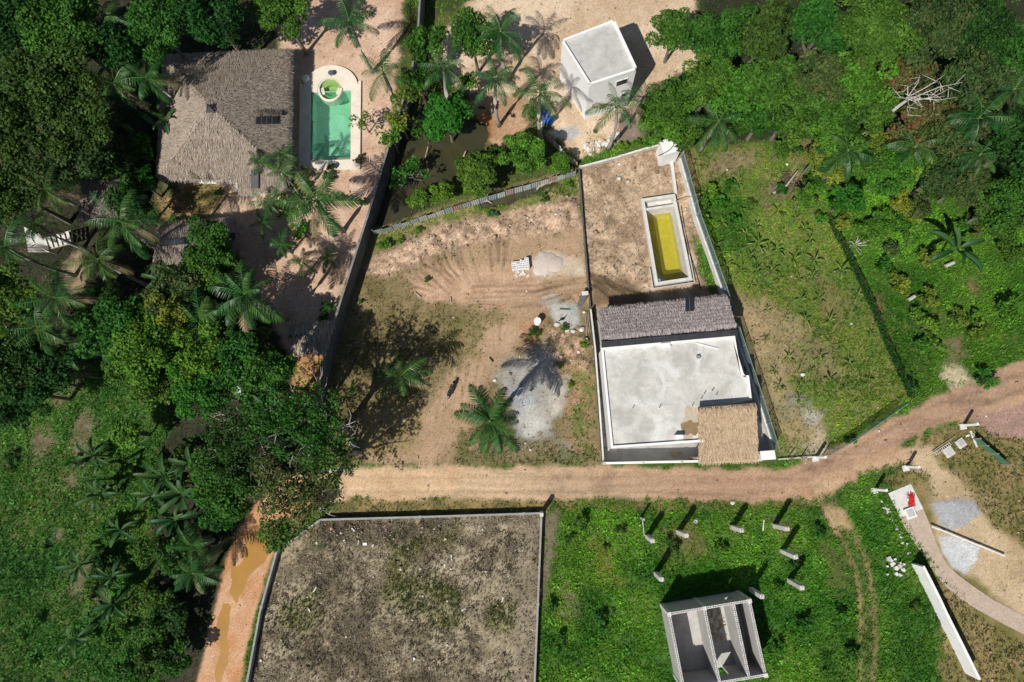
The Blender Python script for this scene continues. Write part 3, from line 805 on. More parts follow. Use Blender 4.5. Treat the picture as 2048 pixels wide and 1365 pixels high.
# grass: nobody could count it
def scatter(density, n):
    x = rng.uniform(X0 + 1, X1 - 1, n); y = rng.uniform(Y0 + 1, Y1 - 1, n)
    i = ((x - X0) / GS).astype(int); j = ((y - Y0) / GS).astype(int)
    k = rng.random(n) < density[j, i]
    return x[k], y[k], j[k], i[k]
vary = np.clip(0.55 + 1.0 * fbm(XX, YY, 0.16, 4, 41), 0.6, 1.5) * (0.75 + 0.5 * N_C)
pcol *= vary[..., None]
den_g = np.clip(den * (0.45 + 1.1 * N_C), 0, 1) * np.clip(1 - np.maximum(w_road, w_track) * 1.5, 0, 1)
x, y, j, i = scatter(den_g, 400000)
n = len(x); B = 3
z = hgt[j, i]
base = np.repeat(np.stack([x, y, z], 1), B, 0)
az = rng.uniform(0, 2 * np.pi, n * B); L = rng.uniform(0.12, 0.34, n * B) * np.repeat(0.6 + 0.7 * den[j, i], B); ln = rng.uniform(0.4, 1.1, n * B)
base[:, 0] += rng.normal(0, 0.05, n * B); base[:, 1] += rng.normal(0, 0.05, n * B)
wd = rng.uniform(0.025, 0.06, n * B)
px_, py_ = -np.sin(az) * wd, np.cos(az) * wd
tip = base + np.stack([np.cos(az) * np.sin(ln) * L, np.sin(az) * np.sin(ln) * L, np.cos(ln) * L], 1)
V = np.empty((n * B, 3, 3)); V[:, 0] = base + np.stack([px_, py_, 0 * px_ - 0.02], 1); V[:, 1] = base - np.stack([px_, py_, 0 * px_ + 0.02], 1); V[:, 2] = tip
gc = np.repeat(pcol[j, i] * rng.uniform(0.65, 1.45, n)[:, None], B, 0) * rng.uniform(0.85, 1.15, n * B)[:, None]
GRASS_M = colmat('grass_blades', rough=0.6, trans=0.3, spec=0.25, fine=False)
o = bpy.data.objects.new('grass', np_mesh('grass', V.reshape(-1, 3), np.arange(n * B * 3).reshape(-1, 3), GRASS_M, col=np.repeat(gc, 3, 0)))
COL.objects.link(o); tag(o, 'low green and dry grass growing over the open ground', 'grass', kind='stuff')

# broad-leaved weeds and creepers
def leaves_mesh(name, P, N, S, v, m, aspect=0.6, col=None):
    n = len(P)
    N = N / np.linalg.norm(N, axis=1, keepdims=True)
    r = rng.normal(size=(n, 3)); T = np.cross(N, r); T /= np.linalg.norm(T, axis=1, keepdims=True) + 1e-9
    Bv = np.cross(N, T); S = S[:, None]
    V = np.empty((n, 4, 3))
    V[:, 0] = P + T * S * 0.5; V[:, 1] = P + Bv * S * 0.5 * aspect + N * S * 0.06; V[:, 2] = P - T * S * 0.5; V[:, 3] = P - Bv * S * 0.5 * aspect + N * S * 0.06
    return np_mesh(name, V.reshape(-1, 3), np.arange(n * 4).reshape(-1, 4), m, v=np.repeat(v, 4), col=None if col is None else np.repeat(col, 4, 0))
creep = np.clip((den - 0.72) * 3.2, 0, 1) * np.clip((N_C - 0.38) * 4, 0.08, 1)
x, y, j, i = scatter(creep, 190000)
z = hgt[j, i] + rng.random(len(x)) ** 1.5 * (0.12 + 0.55 * np.clip(N_MID[j, i] * 2.2 - 0.85, 0, 1))
gc = pcol[j, i] * rng.uniform(0.7, 1.7, len(x))[:, None]
Nn = rng.normal(0, 0.45, (len(x), 3)); Nn[:, 2] = 1
o = bpy.data.objects.new('creeping_weeds', leaves_mesh('creeping_weeds', np.stack([x, y, z], 1), Nn, rng.uniform(0.12, 0.30, len(x)), rng.random(len(x)), GRASS_M, 0.7, gc))
COL.objects.link(o); tag(o, 'broad-leaved green weeds and creepers covering the ground', 'weeds', kind='stuff')

# rubble and pebbles
x, y, j, i = scatter(np.clip(rub * (0.3 + 1.5 * N_HI ** 2), 0, 1), 90000)
n = len(x); s = rng.uniform(0.025, 0.075, n) * (1 + 1.8 * (rng.random(n) < 0.06)) * (0.8 + 0.5 * rub[j, i])
oc = np.array([(1, 0, 0), (0, 1, 0), (-1, 0, 0), (0, -1, 0), (0, 0, 0.8), (0, 0, -0.8)])
of = np.array([(0, 1, 4), (1, 2, 4), (2, 3, 4), (3, 0, 4), (1, 0, 5), (2, 1, 5), (3, 2, 5), (0, 3, 5)])
a = rng.uniform(0, 2 * np.pi, n)
V = oc[None] * (s[:, None, None] * rng.uniform(0.6, 1.3, (n, 6, 1)))
ca, sa = np.cos(a)[:, None], np.sin(a)[:, None]
V = np.stack([V[..., 0] * ca - V[..., 1] * sa, V[..., 0] * sa + V[..., 1] * ca, V[..., 2]], -1)
V += np.stack([x, y, hgt[j, i] + s * 0.25], 1)[:, None]
pal = np.array([lin(226, 208, 180), lin(200, 160, 130), lin(180, 150, 124), lin(232, 226, 214), lin(150, 132, 108), lin(120, 110, 98)])
gc = pal[rng.choice(6, n, p=[.2, .22, .2, .08, .18, .12])] * rng.uniform(0.75, 1.15, n)[:, None]
o = bpy.data.objects.new('rubble', np_mesh('rubble', V.reshape(-1, 3), (of[None] + (np.arange(n) * 6)[:, None, None]).reshape(-1, 3), colmat('stones', rough=0.9, fine=False), col=np.repeat(gc, 6, 0)))
COL.objects.link(o); tag(o, 'scattered stones and rubble on the bare soil', 'rubble', kind='stuff')

# ================================================================== PLANTS
ANCH = {}          # landmarks for telling alike plants apart
for nm, p in {'the large thatched house': (450, 250), 'the green pool': (660, 250), 'the small thatched hut': (370, 490), 'the pond': (880, 300),
              'the white house': (1205, 180), 'the white pump house': (1342, 300), 'the yellow pool': (1335, 480), 'the flat-roofed house': (1345, 780),
              'the dead pale tree': (1800, 215), 'the puddled track': (490, 1130), 'the meadow in the lower left corner': (110, 960), 'the road bend': (1740, 890),
              'the concrete columns': (1440, 1070), 'the overgrown fence': (1740, 610), 'the vacant lot': (960, 700), 'the louvred wooden deck': (110, 480),
              'the leaf-covered ramshackle shed': (620, 680), 'the upper left corner': (30, 40), 'the upper right corner': (2010, 50), 'the lower right corner': (2010, 1330),
              'the lower left corner': (30, 1330), 'the grey cement patch': (1605, 815), 'the zinc fence': (950, 400), 'the right picture edge': (2030, 560),
              'the left picture edge': (20, 600)}.items():
    ANCH[nm] = Vector(G2(*p))
ORD = ['nearest', 'second nearest', 'third nearest', 'fourth nearest', 'fifth nearest', 'sixth nearest', 'seventh nearest', 'eighth nearest', 'ninth nearest', 'tenth nearest',
       'eleventh nearest', 'twelfth nearest', 'thirteenth nearest', 'fourteenth nearest', 'fifteenth nearest', 'sixteenth nearest', 'seventeenth nearest', 'eighteenth nearest',
       'nineteenth nearest', 'twentieth nearest', 'twenty-first nearest', 'twenty-second nearest', 'twenty-third nearest', 'twenty-fourth nearest', 'twenty-fifth nearest']
PLANTS = []        # (object, look, category, group)
def label_plants():
    by = {}
    for o, look, cat, grp in PLANTS:
        p = Vector((o.location.x, o.location.y))
        an = min(ANCH, key=lambda a: (ANCH[a] - p).length)
        by.setdefault((look, an), []).append(((ANCH[an] - p).length, o, cat, grp))
    for (look, an), L in by.items():
        L.sort(key=lambda t: t[0])
        for k, (d, o, cat, grp) in enumerate(L):
            tag(o, '%s, %s to %s' % (look, ORD[k], an), cat, grp)

def setmat(o, m):
    o.material_slots[0].link = 'OBJECT'
    o.material_slots[0].material = m
DUMMY = LEAF['mid']

def crown_mesh(name, R, nc, leaf, flat, seed, cover=2.6, aspect=0.62, core=0.25, cr=(0.17, 0.34)):
    r = np.random.default_rng(seed)
    d = r.normal(size=(nc, 3)); d /= np.linalg.norm(d, axis=1, keepdims=True)
    d[:, 2] = np.where(d[:, 2] < -0.25, -d[:, 2] * 0.6, d[:, 2])
    rad = R * (core + (0.80 - core) * r.random(nc) ** 0.6) * (1 + 0.20 * r.normal(size=nc))
    cc = d * rad[:, None]; cc[:, 2] *= flat
    crad = R * r.uniform(cr[0], cr[1], nc)
    area = (crad ** 2).sum() * math.pi * 1.3
    n = int(area * cover / (leaf * leaf * aspect * 0.5))
    k = r.choice(nc, n, p=crad ** 2 / (crad ** 2).sum())
    e = r.normal(size=(n, 3)); e /= np.linalg.norm(e, axis=1, keepdims=True)
    e[:, 2] = np.where(r.random(n) < 0.75, np.abs(e[:, 2]), e[:, 2])
    P = cc[k] + e * (crad[k] * r.uniform(0.45, 1.08, n) ** 0.6)[:, None] * np.array([1, 1, 0.8])
    N = e * 0.5 + r.normal(0, 0.62, (n, 3)); N[:, 2] += 0.5
    tone = r.random(nc)
    v = np.clip(0.5 * tone[k] + 0.55 * r.random(n) ** 1.3, 0, 1)
    return leaves_mesh(name, P, N, leaf * r.uniform(0.5, 1.5, n), v, DUMMY, aspect)

CROWNS = {}
for cls, R, nc, leaf, flat, cover in [('bush', 0.9, 11, 0.19, 0.75, 1.5), ('small', 1.7, 22, 0.22, 0.75, 1.5), ('medium', 2.8, 40, 0.25, 0.7, 1.5), ('large', 4.2, 74, 0.28, 0.6, 1.5)]:
    CROWNS[cls] = (R, [crown_mesh('crown_' + cls, R, nc, leaf, flat, 100 + s * 7 + len(cls), cover) for s in range(3)])
CROWNS['sparse'] = (1.8, [crown_mesh('crown_sparse', 1.8, 13, 0.24, 0.8, 300 + s, 0.8, cr=(0.16, 0.3), core=0.2) for s in range(2)])
CROWNS['open'] = (4.6, [crown_mesh('crown_open', 4.6, 100, 0.22, 0.5, 400 + s, 0.55, cr=(0.08, 0.16), core=0.08) for s in range(2)])
CROWNS['dense'] = (2.1, [crown_mesh('crown_dense', 2.1, 30, 0.26, 0.8, 500 + s, 2.6, cr=(0.24, 0.36), core=0.45) for s in range(2)])

def trunk_mesh(name, seed, limbs=5, R=0.34, r0=0.05):
    """unit-height trunk forking into limbs; R is the spread of the limbs relative to the height"""
    r = random.Random(seed); mb = MB()
    bend = (r.uniform(-.05, .05), r.uniform(-.05, .05))
    mb.tube([(0, 0, -0.02), (bend[0] * .5, bend[1] * .5, 0.25), (bend[0], bend[1], 0.55), (bend[0] * .6, bend[1] * 1.2, 0.9)], [r0 * 1.25, r0, r0 * 0.8, r0 * 0.3], 7)
    for k in range(limbs):
        a = 2 * math.pi * (k + r.uniform(-.3, .3)) / limbs; z0 = r.uniform(0.45, 0.65); s = R * r.uniform(.6, 1.1)
        p0 = Vector((bend[0], bend[1], z0)); p2 = Vector((math.cos(a) * s, math.sin(a) * s, r.uniform(.85, 1.08)))
        p1 = p0.lerp(p2, 0.5) + Vector((r.uniform(-.04, .04), r.uniform(-.04, .04), -0.04))
        mb.tube([p0, p1, p2], [r0 * 0.62, r0 * 0.42, r0 * 0.14], 5)
        b = a + r.uniform(-.7, .7)
        mb.tube([p1, p1 + Vector((math.cos(b) * s * .5, math.sin(b) * s * .5, 0.18))], [r0 * 0.32, r0 * 0.1], 4)
    return mb.mesh(name, BARK)
TRUNKS = [trunk_mesh('trunk', 50 + k, 5) for k in range(3)]
STEMS = [trunk_mesh('stem', 70 + k, 6, 0.6, 0.035) for k in range(2)]

LOOK = {'dark': 'dark green', 'mid': 'green', 'light': 'bright green', 'yellow': 'yellow-green', 'olive': 'olive green', 'rusty': 'reddish-brown leaved'}
_tr = random.Random(21)
def tree(px, py, h, R, key='mid', cls=None, look=None, pale=False, cat='tree'):
    """broadleaf tree whose crown, centred h metres up, shows at the pixel"""
    if cls is None:
        cls = 'small' if R < 2.1 else 'medium' if R < 3.4 else 'large'
    Rc, ms = CROWNS[cls]
    p = G(px, py, h)
    zb = hz(p.x, p.y)
    o = thing('broadleaf_tree' if cat == 'tree' else 'shrub', None, None, (p.x, p.y, zb))
    t = link(bpy.data.objects.new('trunk' if cat == 'tree' else 'stem', (TRUNKS if cat == 'tree' else STEMS)[_tr.randrange(2)]), o)
    sxy = h * (1.0 if cat == 'tree' else 1.0)
    if cat == 'tree': sxy = min(h * 1.0, max(R * 1.25, 1.8))
    else: sxy = R * 1.3
    t.scale = (sxy, sxy, h - zb); t.rotation_euler = (0, 0, _tr.uniform(0, 6.28))
    if pale: setmat(t, BARK_PALE)
    c = link(bpy.data.objects.new('crown' if cat == 'tree' else 'foliage', ms[_tr.randrange(len(ms))]), o)
    c.location = (0, 0, h - zb)
    s = R / Rc
    c.scale = (s * _tr.uniform(.92, 1.1), s * _tr.uniform(.92, 1.1), s * _tr.uniform(.85, 1.1)); c.rotation_euler = (0, 0, _tr.uniform(0, 6.28))
    setmat(c, LEAF[key])
    kind = 'broadleaf tree' if cat == 'tree' else 'leafy shrub'
    if cls == 'sparse': kind = 'sparse ' + ('tree' if cat == 'tree' else 'shrub')
    if cls == 'large' : kind = 'large ' + kind
    if cls == 'dense': kind = 'round dense tree'
    PLANTS.append((o, look or (LOOK[key] + ' ' + kind), 'tree' if cat == 'tree' else 'shrub', 'broadleaf trees' if cat == 'tree' else 'leafy shrubs'))
    return o
def bush(px, py, R, key='mid', h=None, cls='bush', look=None):
    if cls == 'bush' and R > 1.3: cls = 'small'
    return tree(px, py, h or R * 0.75, R, key, cls, look, cat='shrub')

# ---- palms
def frond_mesh(name, pitch, droop, seed, nl=24, w=0.015, ll=0.26):
    r = random.Random(seed); mb = MB()
    pts = []; x = z = 0.0; a = pitch
    NS = 12
    for i in range(NS + 1):
        pts.append(Vector((x, 0, z)))
        a -= droop / NS * (0.5 + i / NS)
        x += math.cos(a) / NS; z += math.sin(a) / NS
    mb.tube(pts, [0.016 * (1 - 0.8 * i / NS) for i in range(NS + 1)], 4, a=0.9, cap=False)
    for i in range(nl):
        s = 0.13 + 0.86 * i / (nl - 1)
        f = s * NS; k = min(int(f), NS - 1); p = pts[k].lerp(pts[k + 1], f - k)
        t = (pts[min(k + 1, NS)] - pts[k]).normalized()
        L = ll * (math.sin(math.pi * min(1, 0.18 + 0.80 * s)) ** 0.6) * r.uniform(.88, 1.1)
        for sd in (-1, 1):
            fw = 0.45 + 0.5 * s + r.uniform(-.1, .1)
            side = Vector((0, sd, 0))
            d = (side + t * fw + Vector((0, 0, -0.55 + r.uniform(-.35, .25)))).normalized()
            up = t.cross(d).normalized() * w * 0.5
            wv = (t - d * t.dot(d)).normalized() * w
            m1 = p + d * L * 0.5 + Vector((0, 0, -0.01)); tip = p + d * L + Vector((0, 0, -0.10 * L / ll * 0.9))
            v = r.uniform(.15, .85)
            mb.add([p - wv * .5, p + wv * .5, m1 + wv * .6, m1 - wv * .6, tip], [(0, 1, 2, 3), (3, 2, 4)], v)
    return mb.mesh(name, PALM_LEAF)
FRONDS = [frond_mesh('frond', math.radians(p), math.radians(d), 10 + k) for k, (p, d) in enumerate([(66, 75), (46, 85), (30, 90), (14, 85), (-8, 65)])]
FRONDS_THICK = [frond_mesh('frond', math.radians(p), math.radians(d), 30 + k, 24, 0.019, 0.28) for k, (p, d) in enumerate([(64, 65), (44, 78), (26, 80), (6, 66)])]
def palm_trunk_mesh(seed, shaft=True):
    r = random.Random(seed); mb = MB(); b = (r.uniform(-.03, .03), r.uniform(-.03, .03))
    pts = [(b[0] * math.sin(i / 7 * math.pi), b[1] * math.sin(i / 7 * math.pi), -0.02 + i / 7 * 1.02) for i in range(8)]
    mb.tube(pts, [1.25, 1.0, .95, .95, .9, .85, .75, .55], 8)
    return mb.mesh('trunk', PALM_TRUNK, smooth=True)
def palm(px, py, h, R, look, m=PALM_LEAF, nf=15, thick=False, dry=2, stemr=0.16, cat='palm', grp='palms'):
    p = G(px, py, h); zb = hz(p.x, p.y)
    o = thing('palm_tree', None, None, (p.x, p.y, zb))
    r = random.Random(int(px * 31 + py))
    if h > 0.8:
        mb = MB(); k = stemr; a = r.uniform(0, 6.28); b = 0.035 * h
        pts = [(b * math.sin(i / 7 * math.pi) * math.cos(a), b * math.sin(i / 7 * math.pi) * math.sin(a), -0.06 + i / 7 * (h - zb + 0.06)) for i in range(8)]
        mb.tube(pts, [k * q for q in (1.4, 1.05, 1.0, .98, .95, .92, .8, .6)], 8)
        link(bpy.data.objects.new('trunk', mb.mesh('trunk', PALM_TRUNK, smooth=True)), o)
    fl = FRONDS_THICK if thick else FRONDS
    mb = MB(); mb.tube([(0, 0, h - zb - 0.25), (0, 0, h - zb + 0.25)], [stemr * .95, stemr * .35], 7)
    link(bpy.data.objects.new('crownshaft', mb.mesh('crownshaft', STEM_GREEN, smooth=True)), o)
    for i in range(nf):
        u = (i + 0.5) / nf
        k = min(int(u * len(fl)), len(fl) - 1)
        f = link(bpy.data.objects.new('frond', fl[k]), o)
        f.location = (0, 0, h - zb + 0.12 - 0.2 * u)
        L = R * r.uniform(.72, 1.15) * (0.85 if k == 0 else 1.0)
        f.scale = (L, L * r.uniform(.9, 1.1), L)
        f.rotation_euler = (r.uniform(-.35, .35), r.uniform(-.18, .18), i * 2.39996 + r.uniform(-.35, .35))
        setmat(f, PALM_DRY if (i >= nf - dry and dry) else m)
    if h > 3: o.rotation_euler = (r.uniform(-.045, .045), r.uniform(-.045, .045), 0)
    PLANTS.append((o, look, cat, grp))
    return o

# ---- bananas
def banana_leaf_mesh(name, pitch, droop, w, seed):
    r = random.Random(seed); mb = MB()
    NS = 9; x = z = 0; a = pitch; pts = []; tg = []
    for i in range(NS + 1):
        pts.append(Vector((x, 0, z))); tg.append(a)
        a -= droop / NS * (0.4 + 1.2 * i / NS)
        x += math.cos(a) / NS; z += math.sin(a) / NS
    vs = []; fs = []
    for i, p in enumerate(pts):
        s = i / NS
        ww = 0.012 if s < 0.12 else w * (math.sin(math.pi * min(1, (s - 0.10) / 0.93)) ** 0.55 + 0.02) * r.uniform(.9, 1.08)
        up = Vector((-math.sin(tg[i]), 0, math.cos(tg[i])))
        vs += [p + Vector((0, ww, 0)) + up * ww * 0.35, p, p + Vector((0, -ww, 0)) + up * ww * 0.35]
    for i in range(NS):
        b = i * 3
        fs += [(b, b + 1, b + 4, b + 3), (b + 1, b + 2, b + 5, b + 4)]
    mb.add(vs, fs, 0.45)
    mb.a = [0.3 + 0.4 * ((k % 3) == 1) + r.uniform(-.2, .2) for k in range(len(vs))]
    mb.tube(pts, [0.018 * (1 - .8 * i / NS) for i in range(NS + 1)], 4, a=0.95, cap=False)
    return mb.mesh(name, BANANA_LEAF)
BLEAF = [banana_leaf_mesh('leaf', math.radians(p), math.radians(d), 0.092, k) for k, (p, d) in enumerate([(72, 70), (52, 85), (36, 90), (16, 80)])]
YLEAF = [banana_leaf_mesh('leaf', math.radians(p), math.radians(d), 0.085, 20 + k) for k, (p, d) in enumerate([(55, 60), (30, 55), (12, 45)])]
BSTEM = MB().tube([(0, 0, -0.05), (0, 0, 0.5), (0, 0, 1.0)], [1.0, 0.85, 0.5], 7).mesh('stem', STEM_GREEN, smooth=True)
def banana(px, py, h, L, look, nl=8, young=False, grp='banana plants', m=None):
    p = G(px, py, h); zb = hz(p.x, p.y)
    o = thing('banana_plant', None, None, (p.x, p.y, zb))
    r = random.Random(int(px * 13 + py * 7))
    s = link(bpy.data.objects.new('stem', BSTEM), o)
    k = 0.035 if young else 0.11; s.scale = (k, k, h - zb + 0.05)
    ml = YLEAF if young else BLEAF
    for i in range(nl):
        q = min(int((i + .5) / nl * len(ml)), len(ml) - 1)
        f = link(bpy.data.objects.new('leaf', ml[q]), o)
        f.location = (0, 0, h - zb - 0.02 * i * (0.3 if young else 1))
        l = L * r.uniform(.78, 1.15); f.scale = (l, l, l)
        f.rotation_euler = (r.uniform(-.2, .2), 0, i * 2.39996 + r.uniform(-.35, .35) + px)
        setmat(f, m or (BANANA_YOUNG if young else BANANA_LEAF))
    PLANTS.append((o, look, 'banana plant', grp))
    return o

# ================================================================== BUILDINGS AND WALLS
def thatch(mbs, mbstr, A, B, C, D, dens=95, rows=9, Ls=(0.55, 0.95), wd=(0.03, 0.07), seed=0, fringe=0.25, th=0.16, jit=0.14, rmix=0.75, lift=0.24):
    """thatched slope; A-B is the eave, D-C the ridge. mbs: solid underlay, mbstr: (V, F, v) lists of the straw"""
    A, B, C, D = (Vector(p) for p in (A, B, C, D))
    n = (B - A).cross(D - A)
    if n.length < 1e-6: n = (B - A).cross(C - A)
    n.normalize()
    if n.z < 0: n = -n
    dn = n * -th
    tri = (C - D).length < 1e-3
    if tri: mbs.add([A, B, C, A + dn, B + dn, C + dn], [(0, 1, 2), (5, 4, 3), (0, 3, 4, 1), (1, 4, 5, 2), (2, 5, 3, 0)])
    else: mbs.add([A, B, C, D, A + dn, B + dn, C + dn, D + dn], [(0, 1, 2, 3), (7, 6, 5, 4), (0, 4, 5, 1), (1, 5, 6, 2), (2, 6, 7, 3), (3, 7, 4, 0)])
    r = np.random.default_rng(seed)
    An, Bn, Cn, Dn = (np.array(p) for p in (A, B, C, D)); nn = np.array(n)
    area = 0.5 * ((B - A).length + (C - D).length) * ((A + B) / 2 - (C + D) / 2).length
    k = int(area * dens)
    t = r.random(k) if not tri else 1 - np.sqrt(r.random(k))
    u = r.random(k)
    Lw = (B - A).length; wob = (vnoise(u * Lw * 1.1, t * 7.0, seed) - 0.5) * 0.9 / rows
    row = np.floor((t + wob) * rows) / rows - wob + r.normal(0, 0.12 / rows, k)
    t = np.clip((1 - rmix) * t + rmix * row, -0.02, 1.0)
    P = (An[None] * (1 - u)[:, None] + Bn[None] * u[:, None]) * (1 - t)[:, None] + (Dn[None] * (1 - u)[:, None] + Cn[None] * u[:, None]) * t[:, None]
    down = (An + Bn) / 2 - (Cn + Dn) / 2; down /= np.linalg.norm(down)
    ax = np.cross(nn, down)
    L = r.uniform(*Ls, k); ang = r.normal(0, jit, k)
    dirv = down[None] * np.cos(ang)[:, None] + ax[None] * np.sin(ang)[:, None]
    top = P - dirv * (L * 0.5)[:, None] * (t < 0.9)[:, None] + nn * r.uniform(0.01, 0.04, k)[:, None]
    tip = P + dirv * (L * 0.5)[:, None] * np.where(t < 0.04, 0.6 + fringe, 1)[:, None] + nn * r.uniform(0.05, lift, k)[:, None] - np.array([0, 0, 1]) * (t < 0.03)[:, None] * 0.12
    wv = np.cross(dirv, nn) * r.uniform(*wd, k)[:, None]
    V = np.stack([top - wv * .5, top + wv * .5, tip + wv * .35, tip - wv * .35], 1)
    mbstr.append((V.reshape(-1, 3), np.repeat(r.random(k), 4)))
def straw_part(name, lst, m, parent):
    root = parent
    while root.parent is not None: root = root.parent
    V = np.vstack([a for a, b in lst]) - np.array(ORG[root.name]); v = np.concatenate([b for a, b in lst])
    o = link(bpy.data.objects.new(name, np_mesh(name, V, np.arange(len(V)).reshape(-1, 4), m, v=v)), parent)
    tag(o, kind='stuff')
    return o
def strawmat(name, cA, cB, cC): return leafmat(name, cA, cB, 0.08, 0.85, 0.15, 0.0, cC)
THATCH_OLD = strawmat('old_thatch', (0.20, 0.160, 0.125), (0.58, 0.49, 0.405), (0.50, 0.41, 0.32))
THATCH_GREY = strawmat('grey_thatch', (0.27, 0.23, 0.225), (0.74, 0.65, 0.63), (0.54, 0.47, 0.45))
THATCH_GOLD = strawmat('golden_thatch', (0.30, 0.20, 0.12), (0.72, 0.57, 0.39), (0.58, 0.44, 0.29))
UNDER = mat('thatch_underlay', (0.13, 0.10, 0.08), (0.09, 0.07, 0.055), 4, 0.95, 0.3)

THATCH_DARK = strawmat('dark_thatch', (0.13, 0.105, 0.09), (0.36, 0.30, 0.26), (0.26, 0.21, 0.18))  # darker grey-brown straw for the small huts on the left

def center(pts, z=0.0):
    a = [Vector(p) for p in pts]; c = sum(a, Vector((0, 0, 0))) / len(a); c.z = z; return c

def poly_wall(name, label, pts_top, h, th, m, cat='wall', cap=None, capm=None, z0=-0.35, cols=None, colm=None, group=None):
    """free-standing wall whose top runs through the given pixels"""
    P = [G(x, y, h) for x, y in pts_top]
    o = thing(name, label, cat, (P[0].x, P[0].y, 0), group)
    for a, b in zip(P[:-1], P[1:]):
        part('wall_panel', MB().seg(a, b, th, z0, h, -0.003), m, o)
        if cap: part('coping', MB().seg(a, b, th + 0.03, h + 0.002, h + cap, 0.0), capm or m, o)
    if cols:
        L = 0; tot = sum((b - a).length for a, b in zip(P[:-1], P[1:])); nn = max(2, int(tot / cols))
        for k in range(nn + 1):
            s = tot * k / nn; acc = 0
            for a, b in zip(P[:-1], P[1:]):
                l = (b - a).length
                if s <= acc + l + 1e-6:
                    q = a.lerp(b, (s - acc) / l); dv = (b - a)
                    part('pillar', MB().box((q.x, q.y, z0), th + 0.09, th + 0.09, h - z0 + (cap or 0) + 0.015, math.atan2(dv.y, dv.x)), colm or m, o); break
                acc += l
    return o

# ---- large thatched house, top left
EZ = 2.7
eav = [G(x, y, EZ) for x, y in [(328, 112), (580, 100), (576, 364), (314, 356)]]      # NW NE SE SW
apex = G(420, 215, 6.9)
h1 = thing('thatched_house', 'large house under a brown four-sided thatched roof with small dark apex cap', 'house', center(eav))
cc = center(eav)
ins = [Vector((cc.x + (p.x - cc.x) * 0.86, cc.y + (p.y - cc.y) * 0.86, 0)) for p in eav]
part('wall', MB().prism([(p.x, p.y) for p in ins], -0.2, EZ + 0.25), WHITE_DIRTY, h1)
base = MB().prism([(cc.x + (p.x - cc.x) * 0.90, cc.y + (p.y - cc.y) * 0.90) for p in eav], -0.2, 0.12)
part('plinth', base, CONC_PALE, h1)
roof = MB(); straw = []
for k in range(4):
    a, b = eav[k], eav[(k + 1) % 4]
    thatch(roof, straw, a, b, apex, apex, 190, 18, (.45, .85), (.02, .05), seed=40 + k, jit=0.26, rmix=.25, lift=.16)
rf = part('roof', roof, UNDER, h1)
straw_part('thatch', straw, THATCH_OLD, rf)
mb = MB(); c = apex
mb.add([c + Vector((-.42, -.42, -.18)), c + Vector((.42, -.42, -.18)), c + Vector((.42, .42, -.18)), c + Vector((-.42, .42, -.18)), c + Vector((0, 0, .22))], [(0, 1, 4), (1, 2, 4), (2, 3, 4), (3, 0, 4), (3, 2, 1, 0)])
part('apex_cap', mb, BLACK_SHEET, rf)
# dormer hood and black sheet on the east slope, black strip and small wing at the south-east
def sheet_on(px4, zs, m, name, parent, seams=0, lift=0.12, th=0.03):
    q = [G(x, y, z) + Vector((0, 0, lift)) for (x, y), z in zip(px4, zs)]
    n = (q[1] - q[0]).cross(q[3] - q[0]).normalized()
    if n.z < 0: n = -n
    d = n * th
    o = part(name, MB().add([*q, *[p + d for p in q]], [(3, 2, 1, 0), (4, 5, 6, 7), (0, 1, 5, 4), (1, 2, 6, 5), (2, 3, 7, 6), (3, 0, 4, 7)]), m, parent)
    for k in range(seams):
        t = (k + 1) / (seams + 1)
        a = q[0].lerp(q[1], t) + d * 1.02; b = q[3].lerp(q[2], t) + d * 1.02
        part('seam', MB().tube([a, b], 0.018, 4), STEEL, o)
    return o
def on_slope(A, B, C, x, y):
    """height of plane ABC seen at a pixel"""
    n = (B - A).cross(C - A)
    w = ROT @ Vector((x - 1024.0, 682.5 - y, -FOC)); o = Vector((0, 0, CAM_H))
    t = n.dot(A - o) / n.dot(w)
    return (o + w * t)
def sheet_plane(ABC, px4, m, name, parent, seams=0, lift=0.32):
    z = [on_slope(*ABC, x, y).z for x, y in px4]
    return sheet_on(px4, z, m, name, parent, seams, lift)
sheet_plane((eav[1], eav[2], apex), [(514, 252), (557, 252), (557, 236), (516, 236)], BLACK_SHEET, 'roof_sheet', rf, 3)
mb = MB(); straw = []
q = [on_slope(eav[1], eav[2], apex, x, y) for x, y in [(518, 234), (566, 236), (566, 224), (516, 222)]]
thatch(mb, straw, q[0] + Vector((0, 0, .35)), q[1] + Vector((0, 0, .6)), q[2] + Vector((0, 0, .3)), q[3] + Vector((0, 0, .15)), 130, 2, (0.4, 0.7), seed=61)
dm = part('dormer', mb, UNDER, rf); straw_part('thatch', straw, THATCH_OLD, dm)
# wing
wg = [G(472, 348, 3.2), G(568, 340, 3.2), G(572, 378, 2.3), G(478, 388, 2.3)]
mb = MB(); straw = []
thatch(mb, straw, wg[3], wg[2], wg[1], wg[0], 190, 5, (.45, .85), (.02, .05), seed=66, rmix=.25, lift=.16)
wr = part('wing_roof', mb, UNDER, h1); straw_part('thatch', straw, THATCH_OLD, wr)
part('wing_wall', MB().prism([(wg[0].x + .5, wg[0].y), (wg[1].x - .3, wg[1].y), (wg[2].x - .4, wg[2].y + .7), (wg[3].x + .5, wg[3].y + .7)], -0.2, 2.45), WHITE_DIRTY, h1)
sheet_plane((wg[3], wg[2], wg[1]), [(505, 380), (520, 380), (520, 343), (505, 343)], BLACK_SHEET, 'roof_sheet', wr, 2)
ap = [G2(x, y) for x, y in [(468, 366), (478, 372), (520, 376), (524, 390), (505, 397), (480, 392), (469, 382)]]
lone('paved_apron', MB().prism(ap, -0.15, 0.10), CONC, 'grey rounded concrete apron at the wing of the large thatched house', 'paving')
a = [G2(x, y) for x, y in [(429, 361), (446, 361), (450, 368), (435, 369)]]
